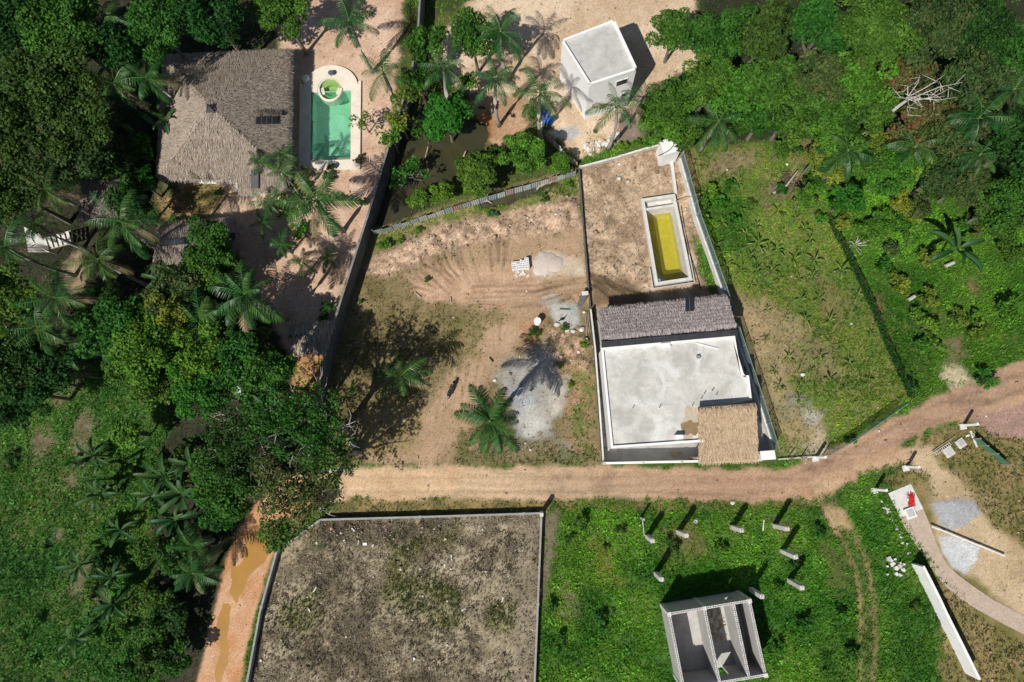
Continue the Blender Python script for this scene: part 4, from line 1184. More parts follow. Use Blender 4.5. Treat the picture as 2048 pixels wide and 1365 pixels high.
ws = thing('sink_basin', 'small white basin with dark bowl at the thatched house eave', 'basin', (a[0][0], a[0][1], 0))
part('rim', MB().prism(a, -0.1, 0.75), WHITE, ws)
cq = center([(p[0], p[1], 0) for p in a]); part('bowl', MB().prism([(cq.x + (p[0] - cq.x) * .6, cq.y + (p[1] - cq.y) * .6) for p in a], 0.752, 0.765), GLASS, ws)

# ---- small huts on the left
def hut(label, ridge, eaves_s, eaves_n, zr, ze, m, seed, walls=True, rows=5, dens=100):
    """gable thatch: ridge two pixels, south eave two pixels, north eave two pixels"""
    R0, R1 = (G(*p, zr) for p in ridge); S0, S1 = (G(*p, ze) for p in eaves_s); N0, N1 = (G(*p, ze) for p in eaves_n)
    o = thing('thatched_hut', label, 'hut', center([S0, S1, N0, N1]))
    mb = MB(); straw = []
    thatch(mb, straw, S0, S1, R1, R0, dens, rows, seed=seed); thatch(mb, straw, N1, N0, R0, R1, dens, rows, seed=seed + 1)
    r = part('roof', mb, UNDER, o); straw_part('thatch', straw, m, r)
    for p in (S0, S1, N0, N1):
        c = center([S0, S1, N0, N1]); q = c + (Vector((p.x, p.y, 0)) - c) * 0.82
        part('post', MB().tube([(q.x, q.y, -0.2), (q.x, q.y, ze + 0.12)], 0.08, 6), WOOD, o)
    if walls:
        c = center([S0, S1, N0, N1]); part('wall', MB().prism([tuple((c + (Vector((p.x, p.y, 0)) - c) * 0.74)[:2]) for p in (S0, S1, N1, N0)], -0.2, ze - 0.05), WOOD, o)
    return o, r, (S0, S1, R1, R0), (N0, N1, R1, R0)
o, r, sS, sN = hut('grey thatched hut with black ridge sheet between the palms below the large thatched house', [(312, 486), (470, 470)], [(302, 560), (465, 548)], [(318, 452), (470, 440)], 4.0, 2.5, THATCH_DARK, 70)
sheet_on([(320, 494), (470, 479), (470, 466), (320, 481)], [4.03] * 4, BLACK_SHEET, 'ridge_sheet', r, 4, 0.05)
hut('small shaded thatched roof among trees at the far left', [(165, 362), (245, 352)], [(158, 440), (235, 430)], [(170, 350), (250, 340)], 3.6, 2.5, THATCH_DARK, 74, rows=6)
hut('ramshackle shed roof of dry palm leaves against the grey boundary wall', [(575, 672), (664, 664)], [(585, 706), (655, 704)], [(572, 650), (670, 648)], 2.6, 2.1, THATCH_OLD, 78, walls=False, rows=3)
sh = [G(470, 757, 2.2), G(482, 757, 2.2), G(482, 790, 2.0), G(470, 790, 2.0)]
so = thing('metal_canopy', 'narrow grey corrugated metal canopy half hidden under trees', 'canopy', center(sh))
for k in range(2):
    u0, u1 = k * .5, k * .5 + .49
    q = [sh[0].lerp(sh[1], u0), sh[0].lerp(sh[1], u1), sh[3].lerp(sh[2], u1), sh[3].lerp(sh[2], u0)]
    part('metal_sheet', MB().add([*q, *[p + Vector((0, 0, .03)) for p in q]], [(3, 2, 1, 0), (4, 5, 6, 7), (0, 1, 5, 4), (1, 2, 6, 5), (2, 3, 7, 6), (3, 0, 4, 7)]), ZINC, so)
for p in sh: part('post', MB().tube([(p.x, p.y, -.1), (p.x, p.y, p.z)], .04, 5), WOOD, so)
# louvred timber deck at the left
dk = [G(84, 478, 1.6), G(140, 462, 1.6), G(146, 486, 1.4), G(92, 500, 1.4)]
do = thing('wooden_pergola', 'pale slatted wooden pergola top at the left edge', 'pergola', center(dk))
for k in range(6):
    u = (k + .1) / 6; q0 = dk[0].lerp(dk[1], u); q1 = dk[3].lerp(dk[2], u); e = (dk[1] - dk[0]) / 6 * .62
    part('slat', MB().add([q0, q0 + e, q1 + e, q1] + [p + Vector((0, 0, .05)) for p in (q0, q0 + e, q1 + e, q1)], [(3, 2, 1, 0), (4, 5, 6, 7), (0, 1, 5, 4), (1, 2, 6, 5), (2, 3, 7, 6), (3, 0, 4, 7)]), CONC_PALE, do)
for p in dk: part('post', MB().tube([(p.x, p.y, -.1), (p.x, p.y, p.z)], .06, 6), WOOD, do)
part('beam', MB().tube([dk[0] + Vector((0, 0, -.05)), dk[1] + Vector((0, 0, -.05))], .05, 5), WOOD, do); part('beam', MB().tube([dk[3] + Vector((0, 0, -.05)), dk[2] + Vector((0, 0, -.05))], .05, 5), WOOD, do)
pv = [G2(x, y) for x, y in [(50, 455), (82, 470), (100, 505), (58, 505)]]
lone('concrete_pad', MB().prism(pv, -.1, .12), CONC_PALE, 'pale concrete pad beside the slatted pergola at the left edge', 'paving')

# ---- green pool
DECK = mat('pool_deck_stone', (0.78, 0.71, 0.60), (0.68, 0.60, 0.50), 1.2, 0.8, 0.15, grain=0.08, stain=(0.60, 0.52, 0.42))
POOLW = mat('pool_plaster', (0.54, 0.76, 0.60), (0.42, 0.66, 0.48), 1.0, 0.6, 0.1, grain=0.16, gscale=6, c3=(0.36, 0.60, 0.40), stain=(0.42, 0.58, 0.34))
GW = watermat('green_pool_water', (0.68, 0.92, 0.83), 0.06, (0.24, 0.52, 0.42), 0.14)
pz = 0.22
wi = [G(621, 184, pz), G(702, 181, pz), G(701, 319, pz), G(620, 322, pz)]      # inner edge NW NE SE SW
de = [G(600, 168, pz), G(722, 162, pz), G(720, 338, pz), G(597, 341, pz)]
gp = thing('swimming_pool', 'rectangular green swimming pool with round spa bay and pale stone deck', 'pool', center(wi))
sc = (wi[0] + wi[1]) / 2 + Vector((-0.05, 0.25, 0)); spr = 1.28
def ring_strip(parent, name, A, B, C, D, n, m):
    """strip of n slabs from A-B (start edge) to D-C (end edge)"""
    for k in range(n):
        u0, u1 = k / n + .0006, (k + 1) / n - .0006
        q = [A.lerp(D, u0), A.lerp(D, u1), B.lerp(C, u1), B.lerp(C, u0)]
        dz = random.uniform(-.002, .002)
        part(name, MB().prism([(p.x, p.y) for p in q], -0.2, pz + dz), m, parent)
ring_strip(gp, 'deck_slab', de[0], wi[0], wi[3], de[3], 9, DECK)
ring_strip(gp, 'deck_slab', wi[1], de[1], de[2], wi[2], 9, DECK)
ring_strip(gp, 'deck_slab', wi[3], de[3], de[2], wi[2], 5, DECK)
# north side: the half-round terrace with the spa cut out
A0 = 18
arc_o = [(sc.x + 2.75 * math.cos(t), sc.y + 2.55 * math.sin(t)) for t in [math.pi * (1 - k / A0) for k in range(A0 + 1)]]
arc_i = [(sc.x + spr * math.cos(t), sc.y + spr * math.sin(t)) for t in [math.pi * (1 - k / A0) for k in range(A0 + 1)]]
for k in range(A0):
    if k % 2: continue
    part('deck_slab', MB().prism([arc_o[k], arc_o[k + 1], arc_o[k + 2], arc_i[k + 2], arc_i[k + 1], arc_i[k]], -0.2, pz + random.uniform(-.005, .005)), DECK, gp)
part('deck_slab', MB().prism([(de[0].x, de[0].y), (arc_o[0][0] - .004, de[0].y), (arc_o[0][0] - .004, wi[0].y + .004), (de[0].x, wi[0].y + .004)], -0.2, pz), DECK, gp)
part('deck_slab', MB().prism([(arc_o[-1][0] + .004, de[1].y), (de[1].x, de[1].y), (de[1].x, wi[1].y + .004), (arc_o[-1][0] + .004, wi[1].y + .004)], -0.2, pz), DECK, gp)
part('deck_slab', MB().prism([(wi[0].x, wi[0].y + .004), (arc_i[0][0] - .004, wi[0].y + .004), (arc_i[0][0] - .004, sc.y), (arc_o[0][0], sc.y), (arc_o[0][0], wi[0].y + .004)], -0.2, pz - .004), DECK, gp)
part('deck_slab', MB().prism([(arc_i[-1][0] + .004, wi[1].y + .004), (wi[1].x, wi[1].y + .004), (arc_o[-1][0], wi[1].y + .004), (arc_o[-1][0], sc.y), (arc_i[-1][0] + .004, sc.y)], -0.2, pz - .004), DECK, gp)
bs_ = MB(); fl = -1.9; q = [(p.x, p.y) for p in wi]
bs_.add([(x, y, fl) for x, y in q], [(3, 2, 1, 0)])
for k in range(4):
    a, b = q[k], q[(k + 1) % 4]; bs_.add([(a[0], a[1], fl), (b[0], b[1], fl), (b[0], b[1], pz - .03), (a[0], a[1], pz - .03)], [(0, 1, 2, 3)])
bas = part('basin', bs_, POOLW, gp)
part('water', MB().add([(x, y, pz - 0.14) for x, y in q], [(3, 2, 1, 0)]), GW, gp)
SPA = mat('spa_plaster', (0.66, 0.62, 0.50), (0.58, 0.57, 0.45), 2, 0.7, 0.1, grain=0.1)
spa = part('spa_wall', MB().lathe((sc.x, sc.y, 0), [(spr, -0.8), (spr, pz - .05), (spr - .16, pz - .05), (spr - .16, -0.10), (0.62, -0.10), (0.62, -0.5), (0.02, -0.5)], 24), SPA, gp)
part('spa_water', MB().lathe((sc.x, sc.y, 0), [(spr - .165, -0.02), (0.02, -0.019)], 24), watermat('spa_water', (0.80, 0.92, 0.74), 0.04), gp)
part('spa_curb', MB().tube([(sc.x + 1.12 * math.cos(t), sc.y + 1.25 * math.sin(t), pz - .02) for t in [math.pi * (1.0 + k / 10) for k in range(11)]], 0.13, 6), DECK, gp)
part('step', MB().box((sc.x - .78, sc.y - .2, -0.9), .34, .75, 1.02, 0.25), SPA, gp); part('step', MB().box((sc.x + .78, sc.y - .2, -0.9), .34, .75, 1.02, -0.25), SPA, gp)
q = G(664, 150, .25); po = thing('patio_stool', 'round dark blue stool on the half-round pool terrace', 'stool', (q.x, q.y, pz))
part('seat', MB().lathe((q.x, q.y, pz), [(.26, .36), (.28, .42), (.24, .45), (.02, .45)], 14), mat('slate_blue', (.06, .09, .13), (.09, .12, .17), 3, .6), po)
for k in range(3): part('leg', MB().tube([(q.x + .2 * math.cos(k * 2.1), q.y + .2 * math.sin(k * 2.1), pz), (q.x + .14 * math.cos(k * 2.1), q.y + .14 * math.sin(k * 2.1), pz + .37)], .025, 5), STEEL, po)
q = G(612, 158, .3); wb = thing('pool_pump', 'white rounded pool filter tank beside the pool deck corner', 'tank', (q.x, q.y, 0))
part('tank', MB().lathe((q.x, q.y, -.05), [(.3, 0), (.36, .15), (.36, .5), (.22, .68), (.05, .72)], 14), WHITE, wb, True)
part('pipe', MB().tube([(q.x + .3, q.y - .1, .15), (q.x + .6, q.y - .45, .15), (q.x + .75, q.y - .6, .05)], .05, 6), RUBBER, wb)

# ---- boundary walls
LOTW = mat('grey_lot_wall', (.34, .335, .32), (.25, .245, .235), 1.5, .9, .3, grain=.2)
poly_wall('boundary_wall', 'long weathered concrete wall in shade-darkened colour, running from the pond down to the big tree', [(842, -40), (836, 60), (822, 150), (775, 299), (735, 433), (716, 492), (683, 596), (655, 690), (634, 783), (600, 925)], 2.3, 0.16, CONC_DK, cap=0.04, capm=mat('dull_coping', (.24,.24,.235), (.16,.16,.155), 2, .9), cols=6)
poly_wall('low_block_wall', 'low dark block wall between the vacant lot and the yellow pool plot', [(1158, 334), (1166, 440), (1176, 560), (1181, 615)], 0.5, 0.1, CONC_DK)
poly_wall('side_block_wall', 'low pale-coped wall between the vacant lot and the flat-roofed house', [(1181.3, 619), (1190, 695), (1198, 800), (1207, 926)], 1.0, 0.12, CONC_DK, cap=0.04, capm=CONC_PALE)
poly_wall('low_garden_wall', 'low wall with white coping from zinc fence corner to white pump house', [(1161, 334), (1230, 316), (1296, 296), (1322, 290)], 0.45, 0.14, CONC, cap=0.06, capm=WHITE_DIRTY, cols=5)
poly_wall('lot_wall', 'weathered grey wall round the debris-strewn lot below the road', [(480, 1440), (520, 1224), (553, 1104), (641, 1040), (860, 1034), (1083, 1027), (1075, 1224), (1066, 1440)], 0.65, 0.14, LOTW, cap=0.04, capm=LOTW, cols=9)
q = G(1083, 1027, .66); lone('corner_post', MB().box((q.x, q.y, -.2), .3, .3, 2.35), CONC_PALE, 'pale square concrete post on the right corner of the debris lot wall', 'post')

# ---- zinc sheet fence above the vacant lot
ZC = [mat('zinc_blue_grey', (.40, .44, .48), (.31, .35, .39), 1, .5, .1, .5, metal=.2), mat('zinc_pale', (.56, .58, .58), (.46, .48, .48), 1, .5, .1, .5, metal=.2), mat('zinc_rusty', (.40, .30, .25), (.30, .22, .18), 2, .7, .1, .3), mat('zinc_greenish', (.44, .56, .50), (.36, .46, .42), 1, .6, .1, .4)]
def corrugated(p, q, z0, z1, lean, rg_):
    """upright corrugated sheet from p to q with ridges"""
    d = Vector((q.x - p.x, q.y - p.y, 0)); L = d.length; d /= L; n = Vector((-d.y, d.x, 0))
    nn = max(6, int(L / 0.09)); mb = MB(); vs = []
    for i in range(nn + 1):
        b = p + d * (L * i / nn) + n * (0.022 * (1 if i % 2 else -1))
        vs += [Vector((b.x, b.y, z0)), Vector((b.x, b.y, z1)) + n * lean]
    fs = [(2 * i, 2 * i + 2, 2 * i + 3, 2 * i + 1) for i in range(nn)]
    m = len(vs); vs2 = [v + n * 0.006 for v in vs]
    mb.add(vs + vs2, fs + [(m + a, m + d_, m + c_, m + b_) for a, b_, c_, d_ in fs] + [(2 * i + 1, 2 * i + 3, m + 2 * i + 3, m + 2 * i + 1) for i in range(nn)])
    return mb
zf = [(744, 462), (800, 446), (870, 424), (940, 402), (1010, 381), (1080, 361), (1130, 347), (1152, 340)]
P = [G(x, y, 1.2) for x, y in zf]
zo = thing('zinc_sheet_fence', 'patched fence of grey corrugated zinc sheets along the top of the vacant lot', 'fence', (P[0].x, P[0].y, 0))
rz_ = random.Random(8)
for a, b in zip(P[:-1], P[1:]):
    L = (b - a).length; k = max(1, round(L / 0.95))
    for i in range(k):
        p = a.lerp(b, i / k); q = a.lerp(b, (i + 1.0) / k)
        z1 = 1.1 + rz_.uniform(-.1, .1)
        part('metal_sheet', corrugated(p, q, min(hz(p.x, p.y), hz(q.x, q.y)) - .15, z1, rz_.uniform(-.08, .02), rz_), rz_.choice([ZC[0], ZC[0], ZC[1], ZC[1], ZC[2], ZC[3]]), zo)
        if i % 2 == 0: part('post', MB().tube([(p.x, p.y + .06, -.3), (p.x, p.y + .06, 1.25)], .045, 5), WOOD, zo)
# old board fence between pond garden and the white house
P = [G(x, y, 1.1) for x, y in [(1093, 266), (1112, 285), (1132, 306), (1156, 326)]]
bf = thing('board_fence', 'old fence of pale pinkish boards running from a palm to the wall corner', 'fence', (P[0].x, P[0].y, 0))
PINK = mat('pink_boards', (.52, .40, .35), (.42, .33, .28), 3, .85, .2)
for a, b in zip(P[:-1], P[1:]):
    k = max(2, int((b - a).length / .32))
    for i in range(k):
        p, q = a.lerp(b, i / k), a.lerp(b, (i + .9) / k)
        part('board', MB().seg(p, q, .035, -.2, 1.05 + rz_.uniform(-.15, .15)), rz_.choice([PINK, WOOD, PINK, CONC_PALE]), bf)

# ---- white house, top
wz = 6.2
wt = [G(1165, 146, wz), G(1178, 168, wz), G(1271, 141, wz), G(1255, 60, wz), G(1130, 90, wz)]
rt = [G(1124, 82, wz), G(1179, 170, wz), G(1273, 139, wz), G(1228, 42, wz)]     # NW SW SE NE of the roof
wh = thing('white_house', 'two-storey white house with flat grey roof and small dark windows', 'house', center(rt))
part('wall', MB().prism([(p.x, p.y) for p in rt], -.3, wz - .25), mat('stained_white_render', (.80, .80, .80), (.74, .74, .735), 1.2, .8, .12, grain=.06, stain=(.62, .60, .57)), wh)
cq = center(rt)
part('roof', MB().prism([(cq.x + (p.x - cq.x) * .985, cq.y + (p.y - cq.y) * .985) for p in rt], wz - .248, wz - .16), CONC, wh)
for k in range(4):
    a, b = rt[k], rt[(k + 1) % 4]
    a = cq + (Vector((a.x, a.y, 0)) - cq) * .985; b = cq + (Vector((b.x, b.y, 0)) - cq) * .985
    part('parapet', MB().seg(a, b, .2, wz - .247, wz + .1 + .002 * k, -.1), WHITE, wh)
def wall_window(parent, a, b, u, w, z0, z1, proud=.03):
    d = (b - a); d.z = 0; L = d.length; d /= L; n = Vector((d.y, -d.x, 0))
    c = center([parent_c]); 
    m = a + d * (u * L)
    if (m + n - Vector((parent_c.x, parent_c.y, m.z))).length < (m - n - Vector((parent_c.x, parent_c.y, m.z))).length: n = -n
    p = m - d * w / 2 + n * proud; q = m + d * w / 2 + n * proud
    f = part('window', MB().seg(p, q, .08, z0, z1), WHITE_DIRTY, parent)
    p2 = m - d * (w / 2 - .07) + n * (proud + .042); q2 = m + d * (w / 2 - .07) + n * (proud + .042)
    part('pane', MB().seg(p2, q2, .02, z0 + .07, z1 - .07), GLASS, f)
parent_c = cq
wall_window(wh, rt[1], rt[2], .72, 1.1, 4.5, 5.3)
wall_window(wh, rt[1], rt[2], .84, .6, 2.2, 2.8); wall_window(wh, rt[1], rt[2], .4, .9, 1.2, 2.1)

# ---- pump house
tp_ = [G(1320, 283, 2.5), G(1352, 274, 2.5), G(1361, 301, 2.5), G(1329, 310, 2.5)]
pw = thing('pump_house', 'small white square pump house at the corner of the yellow pool plot', 'shed', center(tp_))
part('wall', MB().prism([(p.x, p.y) for p in tp_], -.2, 2.4), WHITE, pw)
cq = center(tp_); part('roof', MB().prism([(cq.x + (p.x - cq.x) * 1.05, cq.y + (p.y - cq.y) * 1.05) for p in tp_], 2.402, 2.52), WHITE, pw)
hs_ = [G(x, y, 2.56) for x, y in [(1350, 276), (1348, 290), (1340, 300), (1330, 306), (1322, 310)]] + [G(1316, 312, .1)]
part('hose', MB().tube(hs_, .035, 6), RUBBER, pw)

# ---- yellow pool
PO = [G(1282, 398, .55), G(1350, 388, .55), G(1385, 560, .55), G(1311, 571, .55)]
yp = thing('unfinished_pool', 'raised unfinished concrete pool holding yellow water with steps in one corner', 'pool', center(PO))
cq = center(PO)
def inset(P, t):
    out = []
    n = len(P)
    for k in range(n):
        a, b, c = P[k - 1], P[k], P[(k + 1) % n]
        u = (Vector((a.x - b.x, a.y - b.y))).normalized(); v = (Vector((c.x - b.x, c.y - b.y))).normalized()
        s = abs(u.x * v.y - u.y * v.x)
        out.append(Vector((b.x + (u.x + v.x) * t / s, b.y + (u.y + v.y) * t / s, b.z)))
    return out
PI = inset(PO, .28)
for k in range(4):
    a, b, c, d = PO[k], PO[(k + 1) % 4], PI[(k + 1) % 4], PI[k]
    part('pool_wall', MB().prism([(p.x, p.y) for p in (a, b, c, d)], -2.3, .55), CONC_PALE, yp)
part('floor', MB().prism([(p.x, p.y) for p in PI], -2.32, -2.2), mat('algae_plaster', (.54, .50, .17), (.44, .41, .13), 1.3, .8, .1, grain=.25, stain=(.36, .33, .10), c3=(.58, .54, .22)), yp)
part('water', MB().add([(p.x, p.y, -1.15) for p in PI], [(0, 3, 2, 1)] ), watermat('yellow_water', (0.94, 0.91, 0.46), .05, (0.42, 0.38, 0.06), .15), yp)
# overflow trough at the north end
u = (PI[1] - PI[0]); v = (PI[3] - PI[0]); ul, vl = u.length, v.length; u /= ul; v /= vl
t0 = PI[0] + v * .75
part('trough_wall', MB().seg(t0, t0 + u * ul, .22, -2.2, .40, -.004), CONC_PALE, yp)
part('trough_floor', MB().prism([tuple(p[:2]) for p in (PI[0], PI[1], PI[1] + v * .64, PI[0] + v * .64)], -2.19, -.15), CONC_PALE, yp)
for k in range(4):
    p = PI[3] + u * (.18 + .34 * k) - v * (.12)
    part('step', MB().prism([tuple(w_[:2]) for w_ in (PI[3] + u * .004 + v * -.004, PI[3] + u * (1.3 - .28 * k), PI[3] - v * (1.7 - .36 * k) + u * .004)], (-2.19 if k == 0 else -1.19 + .36 * k), -1.19 + .36 * (k + 1) - .01), CONC_PALE, yp)
fw = inset(PO, -.22)
ff = thing('formwork_frame', 'thin pale timber formwork frame round the lower end of the yellow pool', 'formwork', (fw[3].x, fw[3].y, 0))
for a, b in ((fw[3].lerp(fw[0], .22), fw[3]), (fw[3], fw[2]), (fw[2], fw[2].lerp(fw[1], .3))):
    part('board', MB().seg(a, b, .05, -.1, .42), CONC_PALE, ff)
for k in range(5):
    p = fw[3].lerp(fw[2], (k + .5) / 5); q = PO[3].lerp(PO[2], (k + .5) / 5); part('stake', MB().seg(p, q, .05, .2, .30, -.03), WOOD, ff)
pp = [G(1351, 402, .62), G(1365, 404, .62)]
pl = [G(1352, 400, .6), G(1352, 385, .5), G(1348, 350, .5), G(1344, 320, .5)]
lone('concrete_channel', MB().seg(G(1343, 320, .3), G(1352, 388, .3), .28, -.1, .3), CONC_PALE, 'pale narrow concrete channel from pump house to the yellow pool', 'channel')
lone('pole', MB().tube([G(1350, 404, .75), G(1400, 388, 1.3)], .04, 6), WOOD, 'thin pale pole laid from the yellow pool corner across the side wall', 'pole')
lone('black_hose', MB().tube([(p.x, p.y, hz(p.x, p.y) + .05) for p in [G(x, y) for x, y in [(1362, 412), (1368, 450), (1378, 500), (1390, 540), (1402, 580)]]], .035, 5), RUBBER, 'black hose lying along the right side of the yellow pool', 'hose')

# ---- side wall with wire mesh above it
FSTEEL = mat('fence_wire', (.24, .32, .32), (.19, .26, .26), 2, .6, .05, .4)
def wire_panel(a, b, z0, z1, sp=.10, w=.011):
    d = Vector((b.x - a.x, b.y - a.y, 0)); L = d.length; d /= L; H = z1 - z0; mb = MB()
    k = -H
    while k < L:
        for sgn in (1, -1):
            s0, s1 = (k, k + H)
            c0, c1 = max(0, s0), min(L, s1)
            if c1 - c0 > .02:
                if sgn == 1: za, zb_ = z0 + (c0 - s0), z0 + (c1 - s0)
                else: za, zb_ = z1 - (c0 - s0), z1 - (c1 - s0)
                p = a + d * c0; q = a + d * c1
                P3 = Vector((p.x, p.y, za)); Q3 = Vector((q.x, q.y, zb_)); off = Vector((0, 0, w))
                mb.add([P3 - off, Q3 - off, Q3 + off, P3 + off], [(0, 1, 2, 3)])
        k += sp
    return mb
def mesh_fence(name, label, pts, z0, z1, parent=None, post=2.6, wallm=None, wallh=None, steel=None, w=.016):
    steel = steel or FSTEEL
    P = [G(x, y, wallh or 0) for x, y in pts]
    o = thing(name, label, 'fence', (P[0].x, P[0].y, 0))
    if wallm:
        for a, b in zip(P[:-1], P[1:]):
            part('wall_panel', MB().seg(a, b, .2, -.3, wallh, -.003), wallm, o)
    for a, b in zip(P[:-1], P[1:]):
        part('wire_mesh', wire_panel(a, b, z0, z1, .10, w), steel, o)
        part('top_rail', MB().tube([(a.x, a.y, z1), (b.x, b.y, z1)], w * 1.6, 5), steel, o)
        n = max(1, round((b - a).length / post))
        for i in range(n):
            p = a.lerp(b, i / n); part('post', MB().tube([(p.x, p.y, -.3), (p.x, p.y, z1 + .08)], .045, 6), steel, o)
    return o
mesh_fence('mesh_topped_wall', 'white side wall topped with wire mesh right of the yellow pool and house', [(1361, 316), (1388, 412), (1393, 432), (1446, 582), (1482, 694), (1516, 795), (1549, 900)], .95, 2.2, wallm=WHITE_DIRTY, wallh=.9)
mesh_fence('chain_link_fence', 'grey chain-link fence on the grassy verge before the road bend', [(1645, 911), (1700, 878), (1745, 846), (1795, 811)], .03, 1.7)
ovf = [(1652, 438), (1690, 510), (1720, 570), (1745, 625), (1770, 690), (1795, 745), (1818, 795)]
of_ = mesh_fence('overgrown_fence', 'wire fence overgrown with creepers between banana field and rank green', ovf, .03, 1.0, steel=RUST, w=.004)
nl = 3600; sg = rng.integers(0, len(ovf) - 1, nl); tt = rng.random(nl)
pa = np.array([G2(*p) for p in ovf]); Pp = pa[sg] * (1 - tt)[:, None] + pa[sg + 1] * tt[:, None]
Pl = np.stack([Pp[:, 0] + rng.normal(0, .06, nl), Pp[:, 1] + rng.normal(0, .06, nl), rng.uniform(.05, 1.05, nl)], 1) - np.array(ORG[of_.name])
cr = link(bpy.data.objects.new('creeper', leaves_mesh('creeper', Pl, rng.normal(0, .5, (nl, 3)) + np.array([0, 0, .8]), rng.uniform(.12, .24, nl), rng.random(nl), DUMMY)), of_); setmat(cr, LEAF['dark']); tag(cr, kind='stuff')

# ---- flat-roofed house with thatched back and porch
FZ = 3.55
FR = [G(1202, 696, FZ), G(1470, 672, FZ), G(1483, 752, FZ), G(1498, 751, FZ), G(1504, 800, FZ), G(1402, 812, FZ), G(1410, 884, FZ), G(1222, 897, FZ)]
SLAB = mat('screed_roof', (.60, .585, .545), (.41, .40, .37), .75, .85, .12, grain=.12, stain=(.34, .335, .31), c3=(.66, .66, .64), gscale=9)
fh = thing('flat_roofed_house', 'house with pale flat concrete roof, grey thatched back and golden thatched porch', 'house', center(FR))
part('wall', MB().prism([(p.x, p.y) for p in inset(FR, .06)], -.3, FZ - .35), WHITE, fh)
part('roof_slab', MB().prism([(p.x, p.y) for p in FR], FZ - .348, FZ - .2), SLAB, fh)
FI = inset(FR, .2)
for k in range(8):
    if k in (4,): continue
    a, b, c, d = FR[k], FR[(k + 1) % 8], FI[(k + 1) % 8], FI[k]
    part('parapet', MB().prism([(p.x, p.y) for p in (a, b, c, d)], FZ - .199, FZ + .001 * k), WHITE, fh)
WET = mat('wet_stain', (.22, .15, .08), (.28, .20, .12), 2, .3, .05)
def ragged(cx, cy, rx, ry, z, seed, n=40, a=.22):
    r = random.Random(seed); ph = [r.uniform(0, 6.28) for _ in range(4)]
    return [G2(cx + rx * math.cos(t) * q, cy + ry * math.sin(t) * q, z) for t, q in [(2 * math.pi * i / n, 1 + a * math.sin(2 * 2 * math.pi * i / n + ph[0]) + a * .6 * math.sin(5 * 2 * math.pi * i / n + ph[1]) + r.uniform(-.06, .06)) for i in range(n)]]
DUST = mat('dusty_screed', (.52, .44, .34), (.42, .35, .26), 3, .9, .1)
part('stain', MB().prism(ragged(1380, 848, 20, 32, FZ - .2, 5), FZ - .1995, FZ - .1965), DUST, fh)
part('puddle', MB().prism(ragged(1381, 856, 15, 17, FZ - .2, 3), FZ - .196, FZ - .193), WET, fh)
part('roof_hatch', MB().box(G(1330, 692, FZ - .2), .8, .4, .32, .09), WHITE, fh)
part('vent_block', MB().box(G(1356, 874, FZ - .2), .65, .28, .6, .02), WHITE, fh)
part('pipe', MB().tube([G(1391, 686, FZ - .12), G(1437, 698, FZ - .12)], .045, 6), WHITE, fh)
part('vent_hood', MB().box(G(1396, 715, FZ - .2), .28, .28, .25, .3), STEEL, fh)
for x, y in [(1265, 817), (1384, 812), (1408, 788), (1424, 782), (1432, 790), (1402, 798), (1318, 816)]:
    p = G(x, y, FZ - .2); part('pipe_stub', MB().tube([p, p + Vector((0, 0, .45))], .035, 5), STEEL, fh)
# thatched back: ridge along the black strip
RZ = 4.2
rl, rr = G(1203, 684, RZ), G(1474, 660, RZ)
nl_, nr_ = G(1197, 624, 2.7), G(1455, 597, 2.7)
mb = MB(); straw = []
thatch(mb, straw, nl_, nr_, rr, rl, 330, 9, (.4, .7), (.018, .045), seed=90, th=.2, jit=.26, fringe=.6, rmix=.68, lift=.24)
tb = part('back_roof', mb, UNDER, fh); straw_part('thatch', straw, THATCH_GREY, tb)
sl, sr = G(1203, 696, FZ + .15), G(1475, 671, FZ + .15)
n_seg = 8
for k in range(n_seg):
    u0, u1 = k / n_seg, (k + .985) / n_seg
    q = [sl.lerp(sr, u0), sl.lerp(sr, u1), rl.lerp(rr, u1) + Vector((0, 0, .14)), rl.lerp(rr, u0) + Vector((0, 0, .14))]
    part('ridge_sheet', MB().add([*q, *[p + Vector((0, -.01, .035)) for p in q]], [(3, 2, 1, 0), (4, 5, 6, 7), (0, 1, 5, 4), (1, 2, 6, 5), (2, 3, 7, 6), (3, 0, 4, 7)]), BLACK_SHEET, tb)
sheet_plane((nl_, nr_, rr), [(1369, 625), (1386, 624), (1385, 597), (1369, 598)], BLACK_SHEET, 'roof_sheet', tb, 1, .36)
for p in (nl_, nl_.lerp(nr_, .33), nl_.lerp(nr_, .66), nr_):
    q = p + Vector((0.15 if p == nl_ else (-.15 if p == nr_ else 0), -.35, 0)); part('post', MB().tube([(q.x, q.y, -.2), (q.x, q.y, 2.75)], .1, 7), WOOD, fh)
# porch
pn = [G(1397, 815, 4.3), G(1512, 806, 4.3)]; ps = [G(1516, 921, 2.9), G(1398, 925, 2.9)]
mb = MB(); straw = []
thatch(mb, straw, ps[1], ps[0], pn[1], pn[0], 330, 12, (.3, .6), (.02, .05), seed=95, th=.2, jit=.3, rmix=.3, lift=.2)
pr = part('porch_roof', mb, UNDER, fh); straw_part('thatch', straw, THATCH_GOLD, pr)
for p in ps: part('porch_post', MB().tube([(p.x * .995, p.y + .35, -.2), (p.x * .995, p.y + .35, 2.9)], .11, 7), WOOD, fh)
part('porch_wall', MB().prism([tuple(p[:2]) for p in (pn[0] + Vector((.15, -.1, 0)), pn[1] + Vector((-.15, -.1, 0)), pn[1] + Vector((-.15, -.3, 0)), pn[0] + Vector((.15, -.3, 0)))], FZ - .196, 4.15), WHITE, fh)
